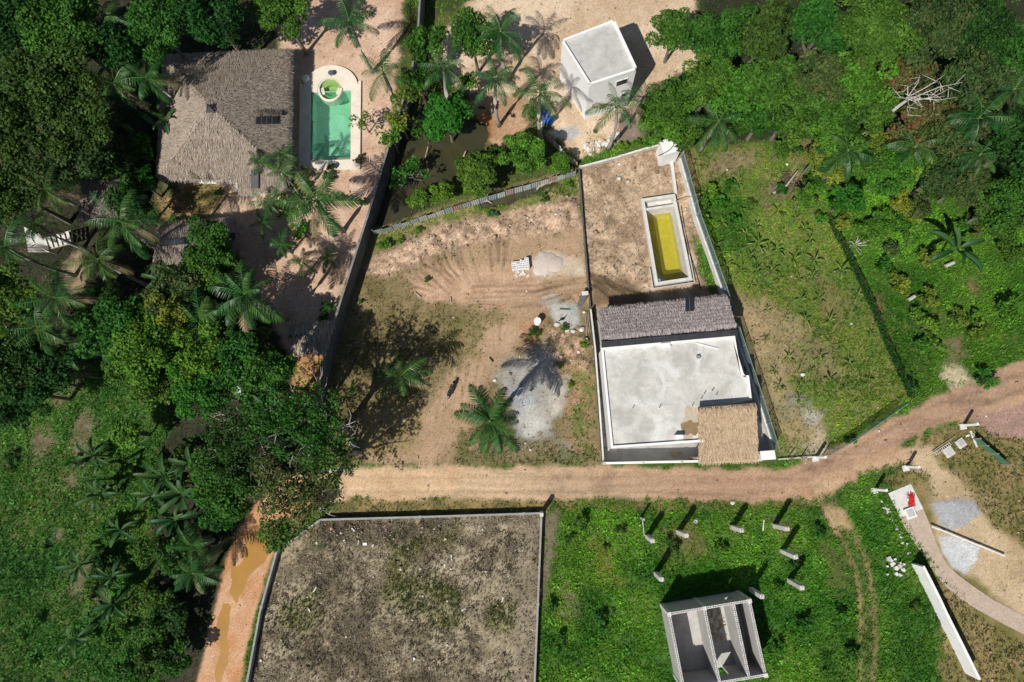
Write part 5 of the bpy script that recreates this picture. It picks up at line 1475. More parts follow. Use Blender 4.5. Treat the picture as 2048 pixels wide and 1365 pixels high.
# courtyard paving in slabs, front wall, gate pier
PAVE = mat('courtyard_paving', (.40, .39, .37), (.32, .31, .30), 1.0, .9, .2, grain=.12, stain=(.20, .19, .18))
yard = struct('courtyard', MB().prism([G2(x, y) for x, y in [(1186, 640), (1205, 925), (1548, 918), (1478, 660)]], -.3, .045), PAVE)
for k in range(9):
    a0, b0 = Vector(G(1189, 690)).lerp(G(1206, 922), k / 9 + .006), Vector(G(1189, 690)).lerp(G(1206, 922), (k + 1) / 9 - .006)
    part('paving_slab', MB().prism([(a0.x + .16, a0.y), (b0.x + .16, b0.y), (b0.x + 1.3, b0.y), (a0.x + 1.3, a0.y)], .0, .075 + .004 * (k % 2)), CONC, yard)
poly_wall('front_wall', 'white-coped front wall of the flat-roofed house along the road', [(1209, 927), (1300, 925), (1400, 923), (1520, 920)], 1.7, .16, CONC, cap=.06, capm=WHITE, cols=3)
gq = [G(1520, 903, 2.4), G(1549, 901, 2.4), G(1552, 919, 2.4), G(1523, 921, 2.4)]
gt = thing('gate_pier', 'white box-shaped gate pier at the front corner of the flat-roofed house', 'gate pier', center(gq))
part('body', MB().prism([(p.x, p.y) for p in inset(gq, .05)], -.2, 2.3), WHITE, gt); part('cap', MB().prism([(p.x, p.y) for p in gq], 2.302, 2.42), WHITE, gt)
bq = G(1358, 911, .5); bb = thing('timber_pile', 'few pale planks lying in the shaded front yard of the flat-roofed house', 'planks', (bq.x, bq.y, .06))
for k in range(3): part('plank', MB().box((bq.x - .1 * k, bq.y + .2 * k - .1, .046), 1.1, .12, .05, .03 * k), WOOD, bb)

# ---- concrete columns in the green lot
for (x, y), (tx, ty), lab in [((1294, 1073), (1307, 1081), 'concrete column with rebar, leftmost of the upper row in the green lot'),
        ((1356, 1064), (1373, 1071), 'concrete column with rebar, second from left in the upper row'),
        ((1463, 1054), (1488, 1064), 'concrete column with rebar, third from left in the upper row beside a leaning board'),
        ((1548, 1052), (1575, 1060), 'concrete column with rebar at the right end of the upper row by a brown soil patch'),
        ((1564, 1102), (1587, 1111), 'concrete column with rebar just below the right end of the upper row'),
        ((1311, 1147), (1324, 1158), 'lone concrete column left of the dark shadow of the unfinished building'),
        ((1578, 1161), (1606, 1175), 'concrete column with rebar, lowest on the right of the green lot'),
        ((1500, 1178), (1520, 1193), 'concrete column close to the corner of the unfinished building')]:
    p = G(x, y); h = 3.05
    o = thing('concrete_column', lab, 'column', (p.x, p.y, hz(p.x, p.y)), 'concrete columns in the green lot')
    h += random.uniform(-.25, .2); o.rotation_euler = (random.uniform(-.03, .03), random.uniform(-.03, .03), 0)
    part('shaft', MB().box((p.x, p.y, -.3), .34, .34, h + .3, random.uniform(.02, .2)), CONC_PALE, o)
    for sx in (-1, 1):
        for sy in (-1, 1):
            q = Vector((p.x + sx * .1, p.y + sy * .1, h - .05)); part('rebar', MB().tube([q, q + Vector((sx * .04 + random.uniform(-.05, .05), sy * .04, random.uniform(.5, 1.0)))], .016, 4), RUST, o)
p = G(1281, 1036); o = thing('fence_post', 'thin grey fence post with a fallen rail in the green lot', 'post', (p.x, p.y, 0))
part('post', MB().box((p.x, p.y, -.2), .16, .16, 2.0), CONC, o)
q0, q1 = G(1282, 1038), G(1288, 1072); part('rail', MB().tube([(q0.x + .1, q0.y, .15), (q1.x, q1.y, .12)], .05, 5), CONC, o)
p = G(1527, 1052, .1); lone('plastic_pipe', MB().tube([G(1528, 1040, .15), G(1526, 1062, .15)], .045, 6), WHITE, 'short white plastic pipe lying upright in view between two columns', 'pipe')
p = G(1390, 1043); lone('white_bucket', MB().lathe((p.x, p.y, hz(p.x, p.y) - .03), [(.12, 0), (.16, .3), (.14, .3), (.11, .03)], 10), WHITE, 'small white bucket in the grass below the road', 'bucket')
p0, p1 = G(1460, 1050), G(1466, 1062); lone('leaning_board', MB().tube([(p0.x - .15, p0.y + .1, .02), (p1.x - .12, p1.y, 1.1)], .06, 4), WOOD, 'short weathered board leaning at a concrete column', 'board')

# ---- unfinished block building at the bottom edge
BW = mat('block_wall', (.46, .45, .43), (.38, .37, .355), 1.3, .9, .25, grain=.15)
BH = 3.2
nb = [G(1323, 1210), G(1474, 1185)]                 # base of the north wall
d = (nb[1] - nb[0]); L = d.length; d /= L; s = Vector((d.y, -d.x, 0))          # s points south
D = 5.6
ub = thing('unfinished_building', 'roofless building of pale hollow concrete blocks at the bottom edge', 'building', tuple(nb[0] + d * (L / 2) + s * (D / 2)))
def blk_wall(a, b, h, window=None):
    dv = (b - a); l = dv.length; dv /= l
    if window:
        u0, u1, z0, z1 = window
        part('wall', MB().seg(a, a + dv * u0, .2, -.3, h, -.002), BW, ub); part('wall', MB().seg(a + dv * u1, b, .2, -.3, h, -.002), BW, ub)
        part('wall', MB().seg(a + dv * u0, a + dv * u1, .2, -.3, z0, 0), BW, ub); part('wall', MB().seg(a + dv * u0, a + dv * u1, .2, z1, h, 0), BW, ub)
    else: part('wall', MB().seg(a, b, .2, -.3, h, -.002), BW, ub)
    n = int(l / .42); ang = math.atan2(dv.y, dv.x)
    for k in range(n):
        c = a + dv * ((k + .5) * l / n)
        bl = link(bpy.data.objects.new('block', BLOCK), ub)
        bl.location = Vector((c.x, c.y, h + .003)) - ORG[ub.name]; bl.rotation_euler = (0, 0, ang)
def block_mesh(m):
    mb = MB(); w, dp, hh, t = .39, .19, .19, .05
    for sy in (-1, 1): mb.box((0, sy * (dp - t) / 2, 0), w, t, hh)
    for x in (-(w - t) / 2, 0, (w - t) / 2): mb.box((x, 0, 0), t, dp - 2 * t, hh)
    return mb.mesh('block', m)
BLOCK = block_mesh(CONC_PALE)
A, Bc = nb[0], nb[1]; C2, D2 = nb[1] + s * D, nb[0] + s * D
blk_wall(A, Bc, BH, (4.9, 5.6, 1.5, 2.2)); blk_wall(Bc, C2, BH); blk_wall(D2, A, BH); blk_wall(C2, D2, BH, (2.5, 3.5, -.2, 2.1))
m1 = A + d * (L * .44); blk_wall(m1 + s * .1, m1 + s * (D - .1), BH); m2 = A + d * (L * .80); blk_wall(m2 + s * .1, m2 + s * (D - .1), BH)
for p in (A, Bc, C2, D2, m1): part('column', MB().box((p.x, p.y, -.3), .3, .3, BH + .6, math.atan2(d.y, d.x)), CONC_PALE, ub)
part('floor', MB().prism([tuple(p[:2]) for p in (A, Bc, C2, D2)], -.25, .08), CONC, ub)
deb = MB()
for k in range(60):
    q = m1 + d * random.uniform(.4, L * .3) + s * random.uniform(.4, 3.5); deb.box((q.x, q.y, .082), random.uniform(.1, .5), .08, random.uniform(.05, .15), random.uniform(0, 3))
lone('scrap_wood', deb, WOOD, 'scrap boards and offcuts heaped on the floor of the unfinished building', 'scrap wood')['kind'] = 'stuff'

# ---- right-hand yard
rb0 = random.Random(31)
for (x, y), lab in [((1750, 979), 'white concrete fence post at the head of the curved concrete path'), ((1813, 934), 'white concrete fence post in the middle of the sandy entrance'), ((1927, 851), 'white concrete fence post beside the pinkish paving'), ((1632, 915), 'white concrete fence post at the end of the chain-link fence')]:
    p = G(x, y); h = 1.95
    o = thing('gate_post', lab, 'post', (p.x, p.y, 0), 'white posts along the bend')
    part('shaft', MB().box((p.x, p.y, -.2), .2, .2, h + .2, .3), WHITE, o); part('footing', MB().box((p.x - .1, p.y - .12, -.1), .55, .5, .2, .2), CONC_PALE, o)
for (x, y), h in [((1600, 916), 1.5), ((1575, 917), 1.4)]:
    p = G(x, y); o = lone('wooden_stake', MB().tube([(p.x, p.y, -.1), (p.x + .05, p.y, h)], .05, 5), WOOD, 'wooden stake beside the road, %s the white gate pier' % ('second from' if x == 1600 else 'next to'), 'stake')
lone('timber_rail', MB().tube([G(1556, 919, .25), G(1640, 913, .25)], .05, 5), CONC_PALE, 'thin pale rail lying along the road from gate pier to fence post', 'rail')
PATHC = mat('concrete_path', (.48, .38, .30), (.40, .32, .25), 1.6, .9, .2, grain=.28, stain=(.28, .22, .17), gscale=8)
pl_ = [(1776, 987), (1786, 1006), (1797, 1030), (1812, 1060), (1830, 1088), (1850, 1118), (1868, 1145), (1890, 1172), (1918, 1196), (1955, 1220), (2010, 1250), (2090, 1290)]
pr_ = [(1821, 968), (1833, 992), (1846, 1018), (1858, 1046), (1868, 1075), (1880, 1105), (1896, 1132), (1918, 1152), (1945, 1172), (1988, 1201), (2040, 1228), (2110, 1262)]
cp = struct('concrete_path', MB().prism([G2(x, y) for x, y in pl_] + [G2(x, y) for x, y in pr_[::-1]], -.2, .03), PATHC)
part('path_head', MB().prism([G2(x, y) for x, y in [(1776, 987), (1821, 968), (1846, 1018), (1800, 1034)]], 0.0, .055), CONC_PALE, cp)
RED = mat('red_plastic', (.55, .03, .03), (.42, .02, .02), 4, .5, .1)
p = G(1822, 1000, .15); o = thing('red_net', 'crumpled red plastic netting on the concrete path head', 'netting', (p.x, p.y, .12))
rr_ = random.Random(3); 
for k in range(9):
    q = [Vector((p.x + rr_.uniform(-.35, .35), p.y + rr_.uniform(-.5, .6), .14 + rr_.uniform(0, .12))) for _ in range(4)]
    part('strand', MB().tube(q, .022, 5), RED, o)
part('sheet', MB().add([(p.x - .3, p.y - .5, .13), (p.x + .35, p.y - .55, .16), (p.x + .2, p.y + .2, .22), (p.x + .05, p.y + .75, .14), (p.x - .15, p.y + .1, .25)], [(0, 1, 2, 4), (4, 2, 3)]), RED, o)
def tray(x, y, s, rz, lab, m, name='concrete_cover'):
    p = G(x, y); z = hz(p.x, p.y)
    o = thing(name, lab, 'slab', (p.x, p.y, z))
    part('slab', MB().box((p.x, p.y, z - .05), s, s, .22, rz), m, o); part('rim', MB().box((p.x, p.y, z + .172), s * .72, s * .72, .03, rz), CONC, o)
    return o
o = tray(1818, 1026, .85, .35, 'white square tray with grey inset on the concrete path', WHITE, 'mixing_tray'); o.location.z += .11
tray(1896, 904, .8, .55, 'pale square concrete cover nearer the sandy entrance', CONC_PALE); tray(1920, 887, .72, .6, 'pale square concrete cover nearer the pinkish paving', CONC_PALE)
p0, p1 = G(1864, 903), G(1910, 872); lone('ladder_form', MB().tube([(p0.x, p0.y, .1), (p1.x, p1.y, .1)], .05, 5), WOOD, 'straight dark-edged timber batten lying in the grass below the road bend', 'batten')
lad = thing('rebar_cage', 'slim ladder-like rebar cage lying beside the timber batten', 'rebar cage', (p0.x, p0.y, .05))
e = (p1 - p0).normalized(); nrm = Vector((-e.y, e.x, 0))
for sgn in (0, 1): part('bar', MB().tube([p0 - nrm * (.15 + .25 * sgn) + Vector((0, 0, .12)), p0 - nrm * (.15 + .25 * sgn) + e * 1.7 + Vector((0, 0, .12))], .025, 4), CONC_PALE, lad)
for k in range(9): part('rung', MB().tube([p0 - nrm * .15 + e * (.1 + k * .19) + Vector((0, 0, .13)), p0 - nrm * .4 + e * (.1 + k * .19) + Vector((0, 0, .13))], .02, 4), CONC_PALE, lad)
for x, y, x2, y2, lab in [(1940, 862, 1953, 895, 'long pale plank lying in the yard beside the pinkish paving'), (1944, 868, 1950, 876, 'short wide pale plank beside the pinkish paving')]:
    a, b = G(x, y), G(x2, y2); lone('plank', MB().seg(a, b, .16, .02, .09), CONC_PALE, lab, 'plank')
p = G(1934, 872); lone('small_block', MB().box((p.x, p.y, hz(p.x, p.y) - .02), .32, .17, .16, .4), CONC_PALE, 'single pale concrete block in the grass between the square covers and the plank', 'block')
gr_ = [G(x, y, .3) for x, y in [(1950, 878), (1965, 892), (1985, 908), (2010, 930)]]
o = thing('shade_net', 'dark green shade net fence sagging at the right edge of the yard', 'net', (gr_[0].x, gr_[0].y, 0)); NET = mat('green_net', (.05, .13, .08), (.07, .17, .10), 3, .8, .2)
for a, b in zip(gr_[:-1], gr_[1:]): part('net_panel', MB().seg(a, b, .03, .0, .95, -.002), NET, o)
for a in gr_: part('post', MB().tube([(a.x, a.y, -.2), (a.x, a.y, 1.1)], .05, 5), WOOD, o)
lone('long_pole', MB().tube([G(1863, 1053, .35), G(1890, 1063, .3), G(1990, 1104, .28), G(2010, 1112, .28)], .075, 7), WHITE_DIRTY, 'long pale pole lying across the two cement patches', 'pole')
for x, y in ((1885, 1062), (1940, 1084)):
    p = G(x, y); lone('pole_support', MB().box((p.x, p.y, hz(p.x, p.y) - .05), .28, .16, .26, .4), WOOD, 'wooden block propping the long pole, %s' % ('nearer the curved path' if x < 1900 else 'nearer the right edge'), 'block')
for k in range(26):
    u = rb0.random(); x, y = 1766 + 52 * u + rb0.uniform(-4, 4), 1003 + 105 * u + rb0.uniform(-4, 4); p = G(x, y); sz = rb0.uniform(.05, .12)
    lone('rock', MB().blob((p.x, p.y, hz(p.x, p.y) + sz * .3), sz * 1.3, sz, sz * .8, 600 + k, 7, 4, .2), CONC if k % 2 else CONC_PALE, 'small pale rock in the line along the left edge of the curved path', 'rock', 'rocks along the path')
# white wall at the lower right
poly_wall('white_garden_wall', 'bright white freestanding wall beside the curved path at the bottom right', [(1847, 1133), (1862, 1162), (1880, 1198), (1893, 1226), (1925, 1290), (1960, 1360)], 1.7, .2, WHITE)
# rubble heap of broken concrete in the grass
rb = random.Random(14)
for k in range(16):
    x, y = rb.gauss(1794, 9), rb.gauss(1130, 11); p = G(x, y); z = hz(p.x, p.y)
    s1 = rb.uniform(.2, .55)
    mb = MB(); mb.prism([(p.x + s1 * rb.uniform(.3, .6) * math.cos(t), p.y + s1 * rb.uniform(.3, .6) * math.sin(t)) for t in [i * 1.257 for i in range(5)]], z - .05 + .08 * (k % 3), z + .1 + .1 * (k % 3) + rb.uniform(0, .08))
    lone('concrete_chunk', mb, rb.choice([CONC_PALE, WHITE_DIRTY, CONC]), 'broken pale concrete chunk in the heap between wheel track and white wall', 'concrete chunk', 'heap of broken concrete')

# ---- things in the vacant lot
sp_ = G(1094, 528); r0 = 1.35; mb = MB(); n = 26; rings = 7
vs = [(sp_.x, sp_.y + .1, .3)]
for j in range(1, rings + 1):
    for i in range(n):
        a = 2 * math.pi * i / n; rr2 = r0 * (j / rings) * (1 + .14 * math.sin(a * 2 + 1) + .12 * math.sin(a * 3 + 2) + .07 * math.sin(a * 7) + .05 * rb.random())
        vs.append((sp_.x + rr2 * math.cos(a), sp_.y + rr2 * math.sin(a), .3 * max(0, 1 - (j / rings) ** 1.6) + (.02 * rb.random() if j < rings else -.08)))
fs = [(0, 1 + i, 1 + (i + 1) % n) for i in range(n)] + [(1 + (j - 1) * n + i, 1 + j * n + i, 1 + j * n + (i + 1) % n, 1 + (j - 1) * n + (i + 1) % n) for j in range(1, rings) for i in range(n)]
mb.add(vs, fs); lone('sand_pile', mb, mat('grey_sand', (.56, .48, .42), (.48, .41, .36), 3, .95, .4, grain=.12, gscale=22), 'pale grey sand pile beside the stack of white blocks', 'sand pile', smooth=True)
bq = G(1041, 533); WBLOCK = block_mesh(WHITE); rzb = .09
lay = [(i, j, k) for k in range(3) for j in range(4) for i in range(4) if not (k == 2 and j == 3 and i in (0, 1)) and not (k == 2 and i == 0 and j > 0)] + [(3, 4, 0), (3, 4, 1), (3, 4, 2), (2, 4, 0)]
for i, j, k in lay:
    x, y = (i - 1.5) * .405 + random.uniform(-.012, .012), (j - 1.5) * .205 + random.uniform(-.008, .008)
    b = link(bpy.data.objects.new('concrete_block', WBLOCK)); b.location = (bq.x + x * math.cos(rzb) - y * math.sin(rzb), bq.y + x * math.sin(rzb) + y * math.cos(rzb), hz(bq.x, bq.y) + .01 + .195 * k); b.rotation_euler = (0, 0, rzb + random.uniform(-.03, .03))
    tag(b, 'white hollow concrete block in the stack beside the grey sand pile', 'block', 'white block stack')
for k in range(7):
    p = G(1030 + random.uniform(0, 26), 546 + random.uniform(-1, 7)); b = link(bpy.data.objects.new('concrete_block', WBLOCK)); b.scale = (.8, .8, .6); b.location = (p.x, p.y, hz(p.x, p.y)); b.rotation_euler = (random.uniform(-.2, .2), 0, random.uniform(0, 3))
    tag(b, 'broken white block lying just below the block stack', 'block', 'broken blocks below the stack')
p = G(1075, 645, .3); o = thing('plastic_drum', 'white upright plastic drum standing in the vacant lot', 'drum', (p.x, p.y, hz(p.x, p.y)))
part('body', MB().lathe((p.x, p.y, hz(p.x, p.y) - .05), [(.29, 0), (.31, .05), (.31, .3), (.325, .33), (.31, .36), (.31, .62), (.325, .65), (.31, .68), (.30, .95)], 18), WHITE, o, True)
part('lid', MB().lathe((p.x, p.y, hz(p.x, p.y) + .9), [(.33, 0), (.33, .05), (.28, .06), (.27, .03), (.01, .03)], 18), WHITE, o)
p = G(1058, 662); bush(1066, 668, .8, 'dark', .4)
q0, q1 = G(1158, 612), G(1168, 588)
o = thing('slab_beam', 'grey-sided concrete beam leaning up at the low wall', 'beam', (q0.x, q0.y, 0)); part('beam', MB().add([(q0.x - .18, q0.y, -.1), (q0.x + .22, q0.y + .1, -.1), (q1.x + .3, q1.y, .9), (q1.x - .25, q1.y - .05, .9), (q0.x - .18, q0.y - .25, -.1), (q0.x + .22, q0.y - .15, -.1), (q1.x + .3, q1.y - .3, .9), (q1.x - .25, q1.y - .35, .9)], [(0, 1, 2, 3), (7, 6, 5, 4), (0, 4, 5, 1), (1, 5, 6, 2), (2, 6, 7, 3), (3, 7, 4, 0)]), CONC_DK, o)
part('cap', MB().box((q1.x + .02, q1.y - .2, .905), .6, .36, .1, .1), CONC_PALE, o)
p = G(1130, 619); lone('dark_plank', MB().box((p.x, p.y, hz(p.x, p.y) - .02), .95, .14, .1, -.06), CONC_DK, 'dark plank lying on the grey mortar stain near the low wall', 'plank')
p = G(1124, 640); lone('dark_bird', MB().blob((p.x, p.y, .25), .2, .11, .1, 3).tube([(p.x + .15, p.y + .08, .3), (p.x + .26, p.y + .16, .42)], [.06, .04], 5).tube([(p.x - .15, p.y - .08, .25), (p.x - .36, p.y - .2, .2)], [.07, .02], 5).tube([(p.x, p.y, .2), (p.x, p.y, .05)], .02, 4), RUBBER, 'small dark bird standing at the edge of the mortar slab', 'bird')
for k, (x, y, sz) in enumerate([(1114, 650, .42), (1163, 660, .5), (1146, 664, .45), (1134, 662, .35), (1168, 625, .3), (1172, 680, .28), (990, 761, .35), (907, 636, .16), (1061, 900, .22), (1051, 887, .18)]):
    p = G(x, y); lone('boulder', MB().blob((p.x, p.y, hz(p.x, p.y) + sz * .15), sz * .6, sz * .45, sz * .4, k, 8, 5, .2), CONC_PALE, ['pale boulder left of the mortar slab corner', 'largest pale boulder by the low wall below the mortar slab', 'pale boulder just below the mortar slab', 'smaller pale boulder touching the mortar slab', 'pale stone between leaning beam and low wall', 'pale stone by the low wall beside the thatched back roof', 'pale stone above the central palm', 'small white stone in the shadow edge of the lot', 'white stone right of the central palm foot', 'smaller white stone right of the central palm foot'][k], 'rock')
for k in range(4):
    a, b = G(1170 + k * 3.2, 622 + k * 3), G(1174 + k * 3.2, 672 - k * 4); lone('pole', MB().tube([(a.x, a.y, .12), (b.x, b.y, .14)], .035, 5), WOOD, ['thin wooden pole by the low wall, leftmost of four', 'thin wooden pole by the low wall, second of four', 'thin wooden pole by the low wall, third of four', 'thin wooden pole by the low wall, rightmost of four'][k], 'pole')
a, b = G(979, 715), G(986, 724); lone('dark_plank', MB().seg(a, b, .14, .02, .12), RUBBER, 'short dark plank on the sunlit dirt above the central palm', 'plank')
for x, y, x2, y2, lab in [(830, 585, 842, 596, 'short pale log at the upper edge of the tree shadow'), (901, 595, 902, 606, 'short pale stick standing out in the olive grass')]:
    a, b = G(x, y), G(x2, y2); lone('log', MB().tube([(a.x, a.y, hz(a.x, a.y) + .07), (b.x, b.y, hz(b.x, b.y) + .07)], .09, 6), WOOD, lab, 'log')
# driftwood along the ditch pond
for k, (x, y, x2, y2) in enumerate([(1073, 380, 1086, 371), (1080, 374, 1112, 362), (968, 402, 984, 408), (1098, 368, 1120, 356)]):
    a, b = G(x, y), G(x2, y2); lone('driftwood', MB().tube([(a.x, a.y, .05), ((a.x + b.x) / 2, (a.y + b.y) / 2 + .1, .12), (b.x, b.y, .08)], [.11, .09, .04], 6), WOOD, ['thick bleached log end at the ditch pond', 'thin branch reaching up from the thick log end', 'bleached branch at the left tip of the ditch pond', 'thin branch nearest the wall corner by the ditch'][k], 'branch')
p = G(986, 425); lone('blue_bag', MB().blob((p.x, p.y, hz(p.x, p.y) + .1), .18, .14, .12, 5), BLUE, 'small crumpled blue bag in the weeds below the zinc fence', 'bag')
# motorbike
mp = G(903, 781); mo = thing('motorbike', 'dark parked motorbike on the dirt of the vacant lot', 'motorbike', (mp.x, mp.y, hz(mp.x, mp.y)), rz=math.radians(70))
def loc_part(name, mb, m, parent): return link(bpy.data.objects.new(name, mb.mesh(name, m)), parent)
def torus(mb, c, R, r, n=18, k=6):
    vs = []; fs = []
    for i in range(n):
        a = 2 * math.pi * i / n
        for j in range(k):
            b = 2 * math.pi * j / k; q = R + r * math.cos(b); vs.append((c[0] + q * math.cos(a), c[1] + r * math.sin(b), c[2] + q * math.sin(a)))
    for i in range(n):
        for j in range(k): fs.append((i * k + j, i * k + (j + 1) % k, ((i + 1) % n) * k + (j + 1) % k, ((i + 1) % n) * k + j))
    return mb.add(vs, fs)
for cx in (-.62, .62):
    w_ = loc_part('wheel', MB().tube([(cx, -.06, .3), (cx, .06, .3)], .06, 8), STEEL, mo)
    loc_part('tyre', torus(MB(), (cx, 0, .3), .25, .05), RUBBER, w_); loc_part('rim', torus(MB(), (cx, 0, .3), .19, .02), STEEL, w_)
BIKE = mat('bike_paint', (.035, .035, .042), (.05, .05, .06), 3, .3, .0, .5)
loc_part('frame', MB().tube([(-.62, 0, .3), (-.2, 0, .42), (.2, 0, .4), (.45, 0, .8)], .05, 6).tube([(-.5, 0, .7), (.3, 0, .72)], .05, 6), BIKE, mo)
loc_part('engine', MB().box((.05, 0, .25), .4, .26, .3), STEEL, mo)
loc_part('tank', MB().blob((.22, 0, .8), .28, .15, .13, 2, 10, 6, 0), BIKE, mo)
loc_part('seat', MB().blob((-.3, 0, .8), .42, .15, .08, 2, 10, 6, 0), RUBBER, mo)
loc_part('rear_rack', MB().box((-.72, 0, .78), .3, .2, .03), STEEL, mo)
loc_part('front_fork', MB().tube([(.62, .09, .3), (.42, .09, .95)], .03, 5).tube([(.62, -.09, .3), (.42, -.09, .95)], .03, 5), STEEL, mo)
loc_part('handlebar', MB().tube([(.34, -.38, 1.02), (.42, -.12, .98), (.42, .12, .98), (.34, .38, 1.02)], .022, 5), RUBBER, mo)
loc_part('headlight', MB().blob((.55, 0, .86), .09, .1, .1, 2, 8, 5, 0), STEEL, mo)
loc_part('front_mudguard', MB().box((.62, 0, .565), .42, .13, .03), BIKE, mo)
# litter bags by the big tree
for k, (x, y) in enumerate([(664, 942), (686, 938), (706, 891)]):
    p = G(x, y); lone('plastic_bag', MB().blob((p.x, p.y, hz(p.x, p.y) + .12), .3, .22, .18, 20 + k, 9, 5, .25), WHITE if k != 1 else mat('pale_blue_bag', (.55, .62, .75), (.45, .52, .66), 4, .5), ['crumpled white bag at the road edge under the big tree', 'pale bluish bag at the road edge under the big tree', 'white bag at the foliage edge inside the vacant lot'][k], 'bag')
# pond-side: birds, stump, branches, blue drums
for k, (x, y, a) in enumerate([(961, 218, .3), (968, 219, 2.5), (1016, 231, 1.0), (1025, 235, 2.0)]):
    p = G(x, y); z = hz(p.x, p.y); ca, sa = math.cos(a), math.sin(a)
    mb = MB().blob((p.x, p.y, z + .26), .17, .13, .13, k, 9, 6, .05)
    mb.tube([(p.x + ca * .1, p.y + sa * .1, z + .3), (p.x + ca * .19, p.y + sa * .19, z + .44), (p.x + ca * .24, p.y + sa * .24, z + .44)], [.06, .045, .02], 6)
    mb.tube([(p.x - ca * .1, p.y - sa * .1, z + .28), (p.x - ca * .28, p.y - sa * .28, z + .4)], [.07, .03], 6)
    for sgn in (-1, 1): mb.tube([(p.x - sa * .05 * sgn, p.y + ca * .05 * sgn, z + .2), (p.x - sa * .06 * sgn, p.y + ca * .06 * sgn, z - .01)], .014, 4)
    lone('hen', mb, RUBBER, ['black hen, left one of the pair nearest the round bush', 'black hen, right one of the pair nearest the round bush', 'black hen, upper one of the pair on the sandy slope', 'black hen, lower one of the pair on the sandy slope'][k], 'hen', smooth=True)
p = G(982, 223); lone('tree_stump', MB().lathe((p.x, p.y, hz(p.x, p.y) - .05), [(.26, 0), (.22, .15), (.21, .3), (.02, .3)], 12), WOOD, 'pale sawn tree stump at the pond side', 'stump')
a, b = G(960, 229), G(992, 213); lone('fallen_branch', MB().tube([(a.x, a.y, .08), (b.x, b.y, .15)], [.06, .11], 6), mat('orange_wood', (.55, .25, .12), (.45, .2, .1), 3, .8), 'orange-brown fallen branch at the tree stump', 'branch')
for k, (x, y, x2, y2) in enumerate([(850, 313, 857, 297), (852, 320, 858, 345), (926, 312, 932, 306)]):
    a, b = G(x, y), G(x2, y2); lone('snag', MB().tube([(a.x, a.y, -.3), (b.x, b.y, .35)], [.09, .05], 6), WOOD, ['bleached stick poking out of the pond', 'bleached stick below the other stick in the pond', 'short snag in the pond beside the lower bush'][k], 'branch')
p = G(1100, 241, .4); o = thing('blue_drum', 'bright blue open plastic drum lying below a palm near the white house', 'drum', (p.x, p.y, 0))
ax_ = Vector((.7, .7, 0)); pts = [Vector((p.x, p.y, .33)) + ax_ * t for t in (-.45, -.4, .0, .4, .45)]
part('body', MB().tube(pts, [.26, .3, .31, .3, .26], 14), BLUE, o, True); part('lid', MB().tube([pts[-1] + ax_ * .01, pts[-1] + ax_ * .05], .2, 12), RUBBER, o)
tq = [G(x, y, .25) for x, y in [(1083, 218), (1100, 222), (1095, 236), (1090, 252), (1084, 240)]]
mb = MB(); mb.add([(q.x, q.y, .1 + .35 * (i % 2)) for i, q in enumerate(tq)] + [(tq[0].x + .6, tq[2].y, .6)], [(i, (i + 1) % 5, 5) for i in range(5)]); lone('blue_tarp', mb, mat('blue_tarp', (.10, .17, .36), (.06, .10, .25), 3, .5), 'crumpled dark blue tarpaulin beside the blue drum', 'tarpaulin')
p = G(1083, 262); lone('white_pipe_post', MB().tube([(p.x, p.y, -.2), (p.x, p.y, 1.6)], .09, 8), WHITE_DIRTY, 'short white post at the upper end of the pink board fence', 'post')
# rocks heaped by the low garden wall
for k in range(46):
    u = rb.random(); p = G(1172 + 66 * u + rb.uniform(-4, 4), 303 - 28 * u + rb.uniform(-9, 9)); sz = rb.uniform(.12, .34)
    lone('rock', MB().blob((p.x, p.y, hz(p.x, p.y) + sz * .3), sz * rb.uniform(.8, 1.2), sz, sz * .8, 200 + k, 7, 4, .22), CONC_PALE if k % 3 else mat('tan_rock', (.56, .44, .32), (.46, .35, .25), 3, .9), 'pale rock in the heap beyond the low garden wall', 'rock', 'rock heap by the garden wall')
# debris in the walled lot
for k in range(34):
    x, y = rb.uniform(570, 1030), rb.uniform(1055, 1225); p = G(x, y); sz = rb.uniform(.05, .14)
    if k < 26: mb = MB().blob((p.x, p.y, hz(p.x, p.y) + sz * .3), sz, sz * .8, sz * .6, 300 + k, 7, 4, .2)
    else: mb = MB().seg(p, p + Vector((rb.uniform(-.5, .5), rb.uniform(.1, .5), 0)), .1, hz(p.x, p.y) - .02, hz(p.x, p.y) + .09)
    lone('debris_piece', mb, WHITE_DIRTY if k % 2 else CONC_PALE, 'pale lump of debris on the brown ground of the walled lot', 'debris', 'debris in the walled lot')
p = G(731, 1088); lone('white_block', MB().box((p.x, p.y, hz(p.x, p.y) - .02), .36, .22, .2, .05), WHITE, 'clean white block on the debris lot ground below the wall', 'block')
for x, y, lab in [(1605, 750, 'white stone on the bare soil of the banana field'), (1465, 1006, 'pale stone in the verge below the road')]:
    p = G(x, y); lone('rock', MB().blob((p.x, p.y, hz(p.x, p.y) + .06), .22, .18, .13, 77, 8, 5, .2), WHITE_DIRTY, lab, 'rock')

